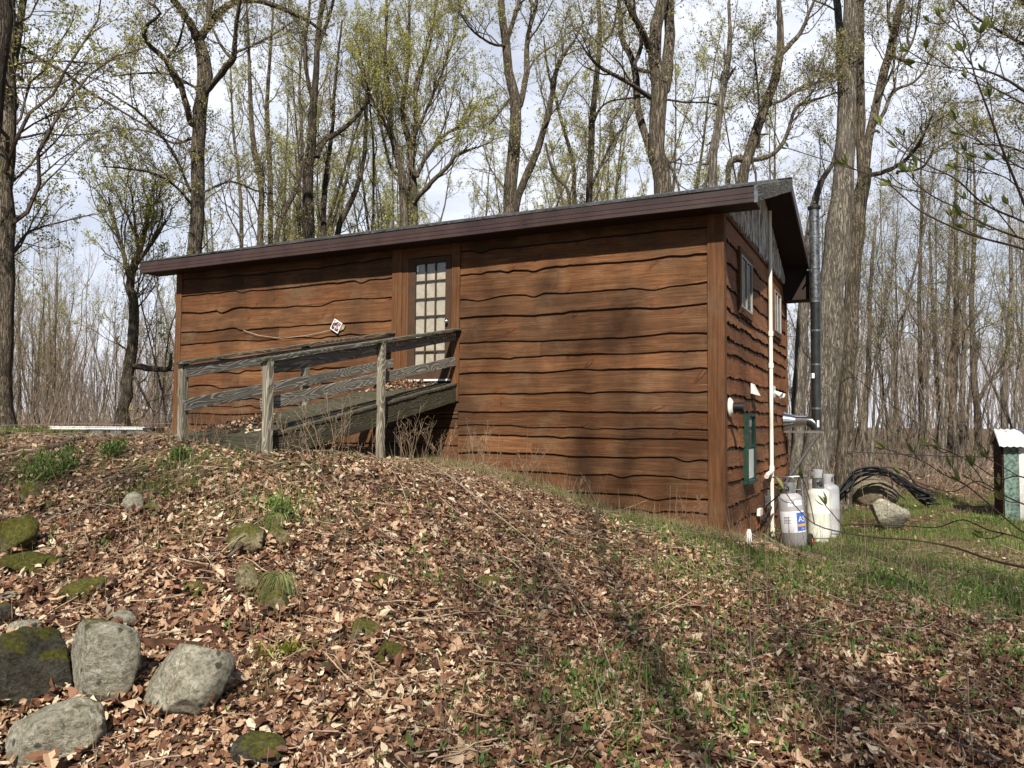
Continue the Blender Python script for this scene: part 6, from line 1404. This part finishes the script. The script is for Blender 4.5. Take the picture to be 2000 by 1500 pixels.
# ------------------------------------------------------------------ leafing shrub reaching in from the right
sh_b = at(2230, 1250, 2.9); sh_b[2] = gz1(sh_b[0], sh_b[1])
shrub = thing('leafing_shrub', 'shrub with long arching stems and unfolding leaf clusters reaching in from the right edge', 'shrub', tuple(sh_b))
arcs = [([(2060, 520), (2000, 487), (1895, 458), (1804, 416), (1769, 388), (1720, 350), (1640, 322), (1540, 290)], 2.6, 4.6), ([(2060, 480), (2000, 467), (1930, 441), (1860, 402), (1818, 381), (1769, 336)], 2.4, 4.6), ([(2060, 470), (2000, 434), (1923, 399), (1867, 350), (1811, 322), (1765, 287), (1720, 245)], 2.7, 4.6),
        ([(2060, 240), (2000, 203), (1940, 171), (1895, 143), (1790, 121)], 2.5, 4.), ([(1905, 150), (1897, 120), (1888, 77), (1866, 45), (1846, 21)], 2.5, 3.), ([(2060, 345), (2000, 330), (1950, 300), (1905, 273), (1875, 262)], 2.5, 3.6), ([(2060, 390), (2000, 372), (1960, 345), (1915, 335), (1870, 325)], 2.8, 3.),
        ([(2070, 1120), (2000, 1108), (1933, 1093), (1867, 1070), (1787, 1055), (1700, 1048), (1600, 1028), (1555, 990), (1530, 955)], 2.6, 5.2), ([(2060, 1060), (2000, 1040), (1950, 1000), (1890, 950), (1840, 925), (1800, 900), (1730, 877)], 2.9, 3.6), ([(2060, 1010), (2000, 985), (1960, 967), (1910, 940), (1860, 960), (1800, 945), (1760, 925)], 2.7, 3.), ([(2040, 1080), (1990, 1050), (1930, 1035), (1880, 1015), (1830, 1030), (1770, 1027), (1660, 1023)], 2.8, 3.2), ([(2040, 950), (1990, 930), (1950, 935), (1900, 905), (1850, 880), (1815, 870)], 2.9, 2.8)]
SV = []; SQ = []; so_ = 0; clusters = []
rs = np.random.default_rng(9)
for pts, Y, wpx in arcs:
    P = np.array([[*at(x, y, Y + .07 * i), (wpx * (1 - .75 * i / (len(pts) - 1)) + .5) * Y / F / 2] for i, (x, y) in enumerate(pts)])
    q = resample(P, 26); V, Q = tubes_np(q[None, :, :3], q[None, :, 3], 7); SV.append(V); SQ.append(Q + so_); so_ += len(V)
    # first arc point joins the stool
    root = np.vstack([[*(sh_b + rs.normal(size=3) * [.06, .06, 0]), .008], [*((sh_b + P[0, :3]) / 2 + [.12, 0, .25]), .007], P[0]]); q2 = resample(root, 12); V, Q = tubes_np(q2[None, :, :3], q2[None, :, 3], 7); SV.append(V); SQ.append(Q + so_); so_ += len(V)
    clusters.append((q[-1, :3], q[-1, :3] - q[-3, :3]))
    for i in range(5, 25, 3):
        if rs.random() < (.8 if pts[0][1] < 700 else .45):
            tdir = unit(q[i+1, :3] - q[i-1, :3]); side = unit(np.cross(tdir, rs.normal(size=3))); ln = rs.uniform(.04, .15); e_ = q[i, :3] + (tdir * .6 + side * .7 + [0, 0, .35]) * ln
            tw_ = np.array([[*q[i, :3], .0022], [*((q[i, :3] + e_) / 2 + side * .008), .0018], [*e_, .0016]]); tq = resample(tw_, 6); V, Q = tubes_np(tq[None, :, :3], tq[None, :, 3], 5); SV.append(V); SQ.append(Q + so_); so_ += len(V); clusters.append((e_, tdir * .4 + side * .4 + np.array([0, 0, .6])))
mesh_np('stem', np.concatenate(SV) - sh_b, [np.concatenate(SQ)], M['shrubstem'], shrub, smooth=True)
LVs = []; LQs = []; o_ = 0
for (p, d) in clusters:
    d = unit(d); nL = rs.integers(4, 7)
    for k in range(nL):
        perp = unit(np.cross(d, rs.normal(size=3))); ax = unit(d * rs.uniform(.5, 1.2) + perp * rs.uniform(.4, 1.) + [0, 0, .1]); sd_ = unit(np.cross(ax, perp + rs.normal(size=3) * .3)); up_ = np.cross(sd_, ax); ln = rs.uniform(.03, .058); wd = ln * rs.uniform(.09, .15)
        n = 6; t_ = np.linspace(0, 1, n); prof = np.array([.08, .55, .95, 1., .65, .02]); mid_ = p + ax * ln * t_[:, None] - up_ * (ln * .35 * t_ ** 2)[:, None]
        lft = mid_ + sd_ * (wd * prof)[:, None] + up_ * (wd * .5 * prof)[:, None]; rgt = mid_ - sd_ * (wd * prof)[:, None] + up_ * (wd * .5 * prof)[:, None]
        V = np.concatenate([lft, mid_, rgt]); 
        for r in range(2): LQs.append(np.stack([np.arange(n-1) + r*n, np.arange(n-1) + r*n + 1, np.arange(n-1) + (r+1)*n + 1, np.arange(n-1) + (r+1)*n], -1) + o_)
        LVs.append(V); o_ += len(V)
mesh_np('leaves', np.concatenate(LVs) - sh_b, [np.concatenate(LQs)], M['shrubleaf'], shrub, smooth=True)

# ------------------------------------------------------------------ sky, sun, camera
LS = np.array([.42, -1., 1.05]); SD = EV * LS[0] + BV * LS[1] + np.array([0, 0, LS[2]]); SD /= np.linalg.norm(SD)
elev = math.asin(SD[2]); azim = atan2(SD[0], SD[1])
w = bpy.data.worlds.new('World'); scene.world = w; w.use_nodes = True; nt = w.node_tree; nt.nodes.clear()
def N_(t, **k):
    n = nt.nodes.new(t)
    for a, b in k.items(): setattr(n, a, b)
    return n
out = N_('ShaderNodeOutputWorld'); bg = N_('ShaderNodeBackground'); sky = N_('ShaderNodeTexSky', sky_type='NISHITA'); sky.sun_disc = False; sky.sun_elevation = elev; sky.sun_rotation = azim; sky.altitude = 200; sky.air_density = 1.; sky.dust_density = .2; sky.ozone_density = 1.2
tc = N_('ShaderNodeTexCoord'); mp = N_('ShaderNodeMapping'); mp.inputs['Scale'].default_value = (1.0, 1.0, 2.6); nt.links.new(tc.outputs['Generated'], mp.inputs[0])
nz = N_('ShaderNodeTexNoise'); nz.inputs['Scale'].default_value = 2.6; nz.inputs['Detail'].default_value = 7; nz.inputs['Roughness'].default_value = .58; nz.inputs['Distortion'].default_value = .4; nt.links.new(mp.outputs[0], nz.inputs['Vector'])
rp = N_('ShaderNodeValToRGB'); rp.color_ramp.elements[0].position = .36; rp.color_ramp.elements[0].color = (.55, .55, .55, 1); rp.color_ramp.elements[1].position = .60; rp.color_ramp.elements[1].color = (1, 1, 1, 1); nt.links.new(nz.outputs['Fac'], rp.inputs[0])
sx = N_('ShaderNodeSeparateXYZ'); nt.links.new(tc.outputs['Generated'], sx.inputs[0])
rr = N_('ShaderNodeMapRange'); rr.inputs['From Min'].default_value = .1; rr.inputs['From Max'].default_value = .6; rr.inputs['To Min'].default_value = .0; rr.inputs['To Max'].default_value = 1.; nt.links.new(sx.outputs[1], rr.inputs['Value'])
mu_ = N_('ShaderNodeMath', operation='MULTIPLY'); nt.links.new(rp.outputs[0], mu_.inputs[0]); nt.links.new(rr.outputs[0], mu_.inputs[1])
mx = N_('ShaderNodeMix', data_type='RGBA'); nt.links.new(mu_.outputs[0], mx.inputs[0]); nt.links.new(sky.outputs[0], mx.inputs[6]); mx.inputs[7].default_value = (12.2, 12.8, 14.4, 1)
nt.links.new(mx.outputs[2], bg.inputs[0]); bg.inputs[1].default_value = .05; nt.links.new(bg.outputs[0], out.inputs[0])
sl = bpy.data.lights.new('sun', 'SUN'); sl.energy = 5.0; sl.angle = radians(.7); sl.color = (1., .93, .82); so2 = bpy.data.objects.new('sun', sl); COL.objects.link(so2); so2.rotation_euler = Vector(tuple(SD)).to_track_quat('Z', 'Y').to_euler(); so2.location = (0, -10, 30)
cam = bpy.data.cameras.new('camera'); cam.lens = F / 2000 * 36; cam.sensor_width = 36; cam.clip_start = .05; cam.clip_end = 2000; co = bpy.data.objects.new('camera', cam); COL.objects.link(co)
co.matrix_world = Matrix.Translation(Vector((0, 0, EYE))) @ Matrix.Rotation(pi/2 + PIT, 4, 'X') @ Matrix.Rotation(ROL, 4, 'Z')
scene.camera = co
vs = scene.view_settings; vs.view_transform = 'Standard'; vs.look = 'None'; vs.exposure = .72; vs.gamma = 1.
scene.cycles.max_bounces = 4; scene.cycles.diffuse_bounces = 3; scene.cycles.glossy_bounces = 2; scene.cycles.transmission_bounces = 3; scene.cycles.transparent_max_bounces = 4
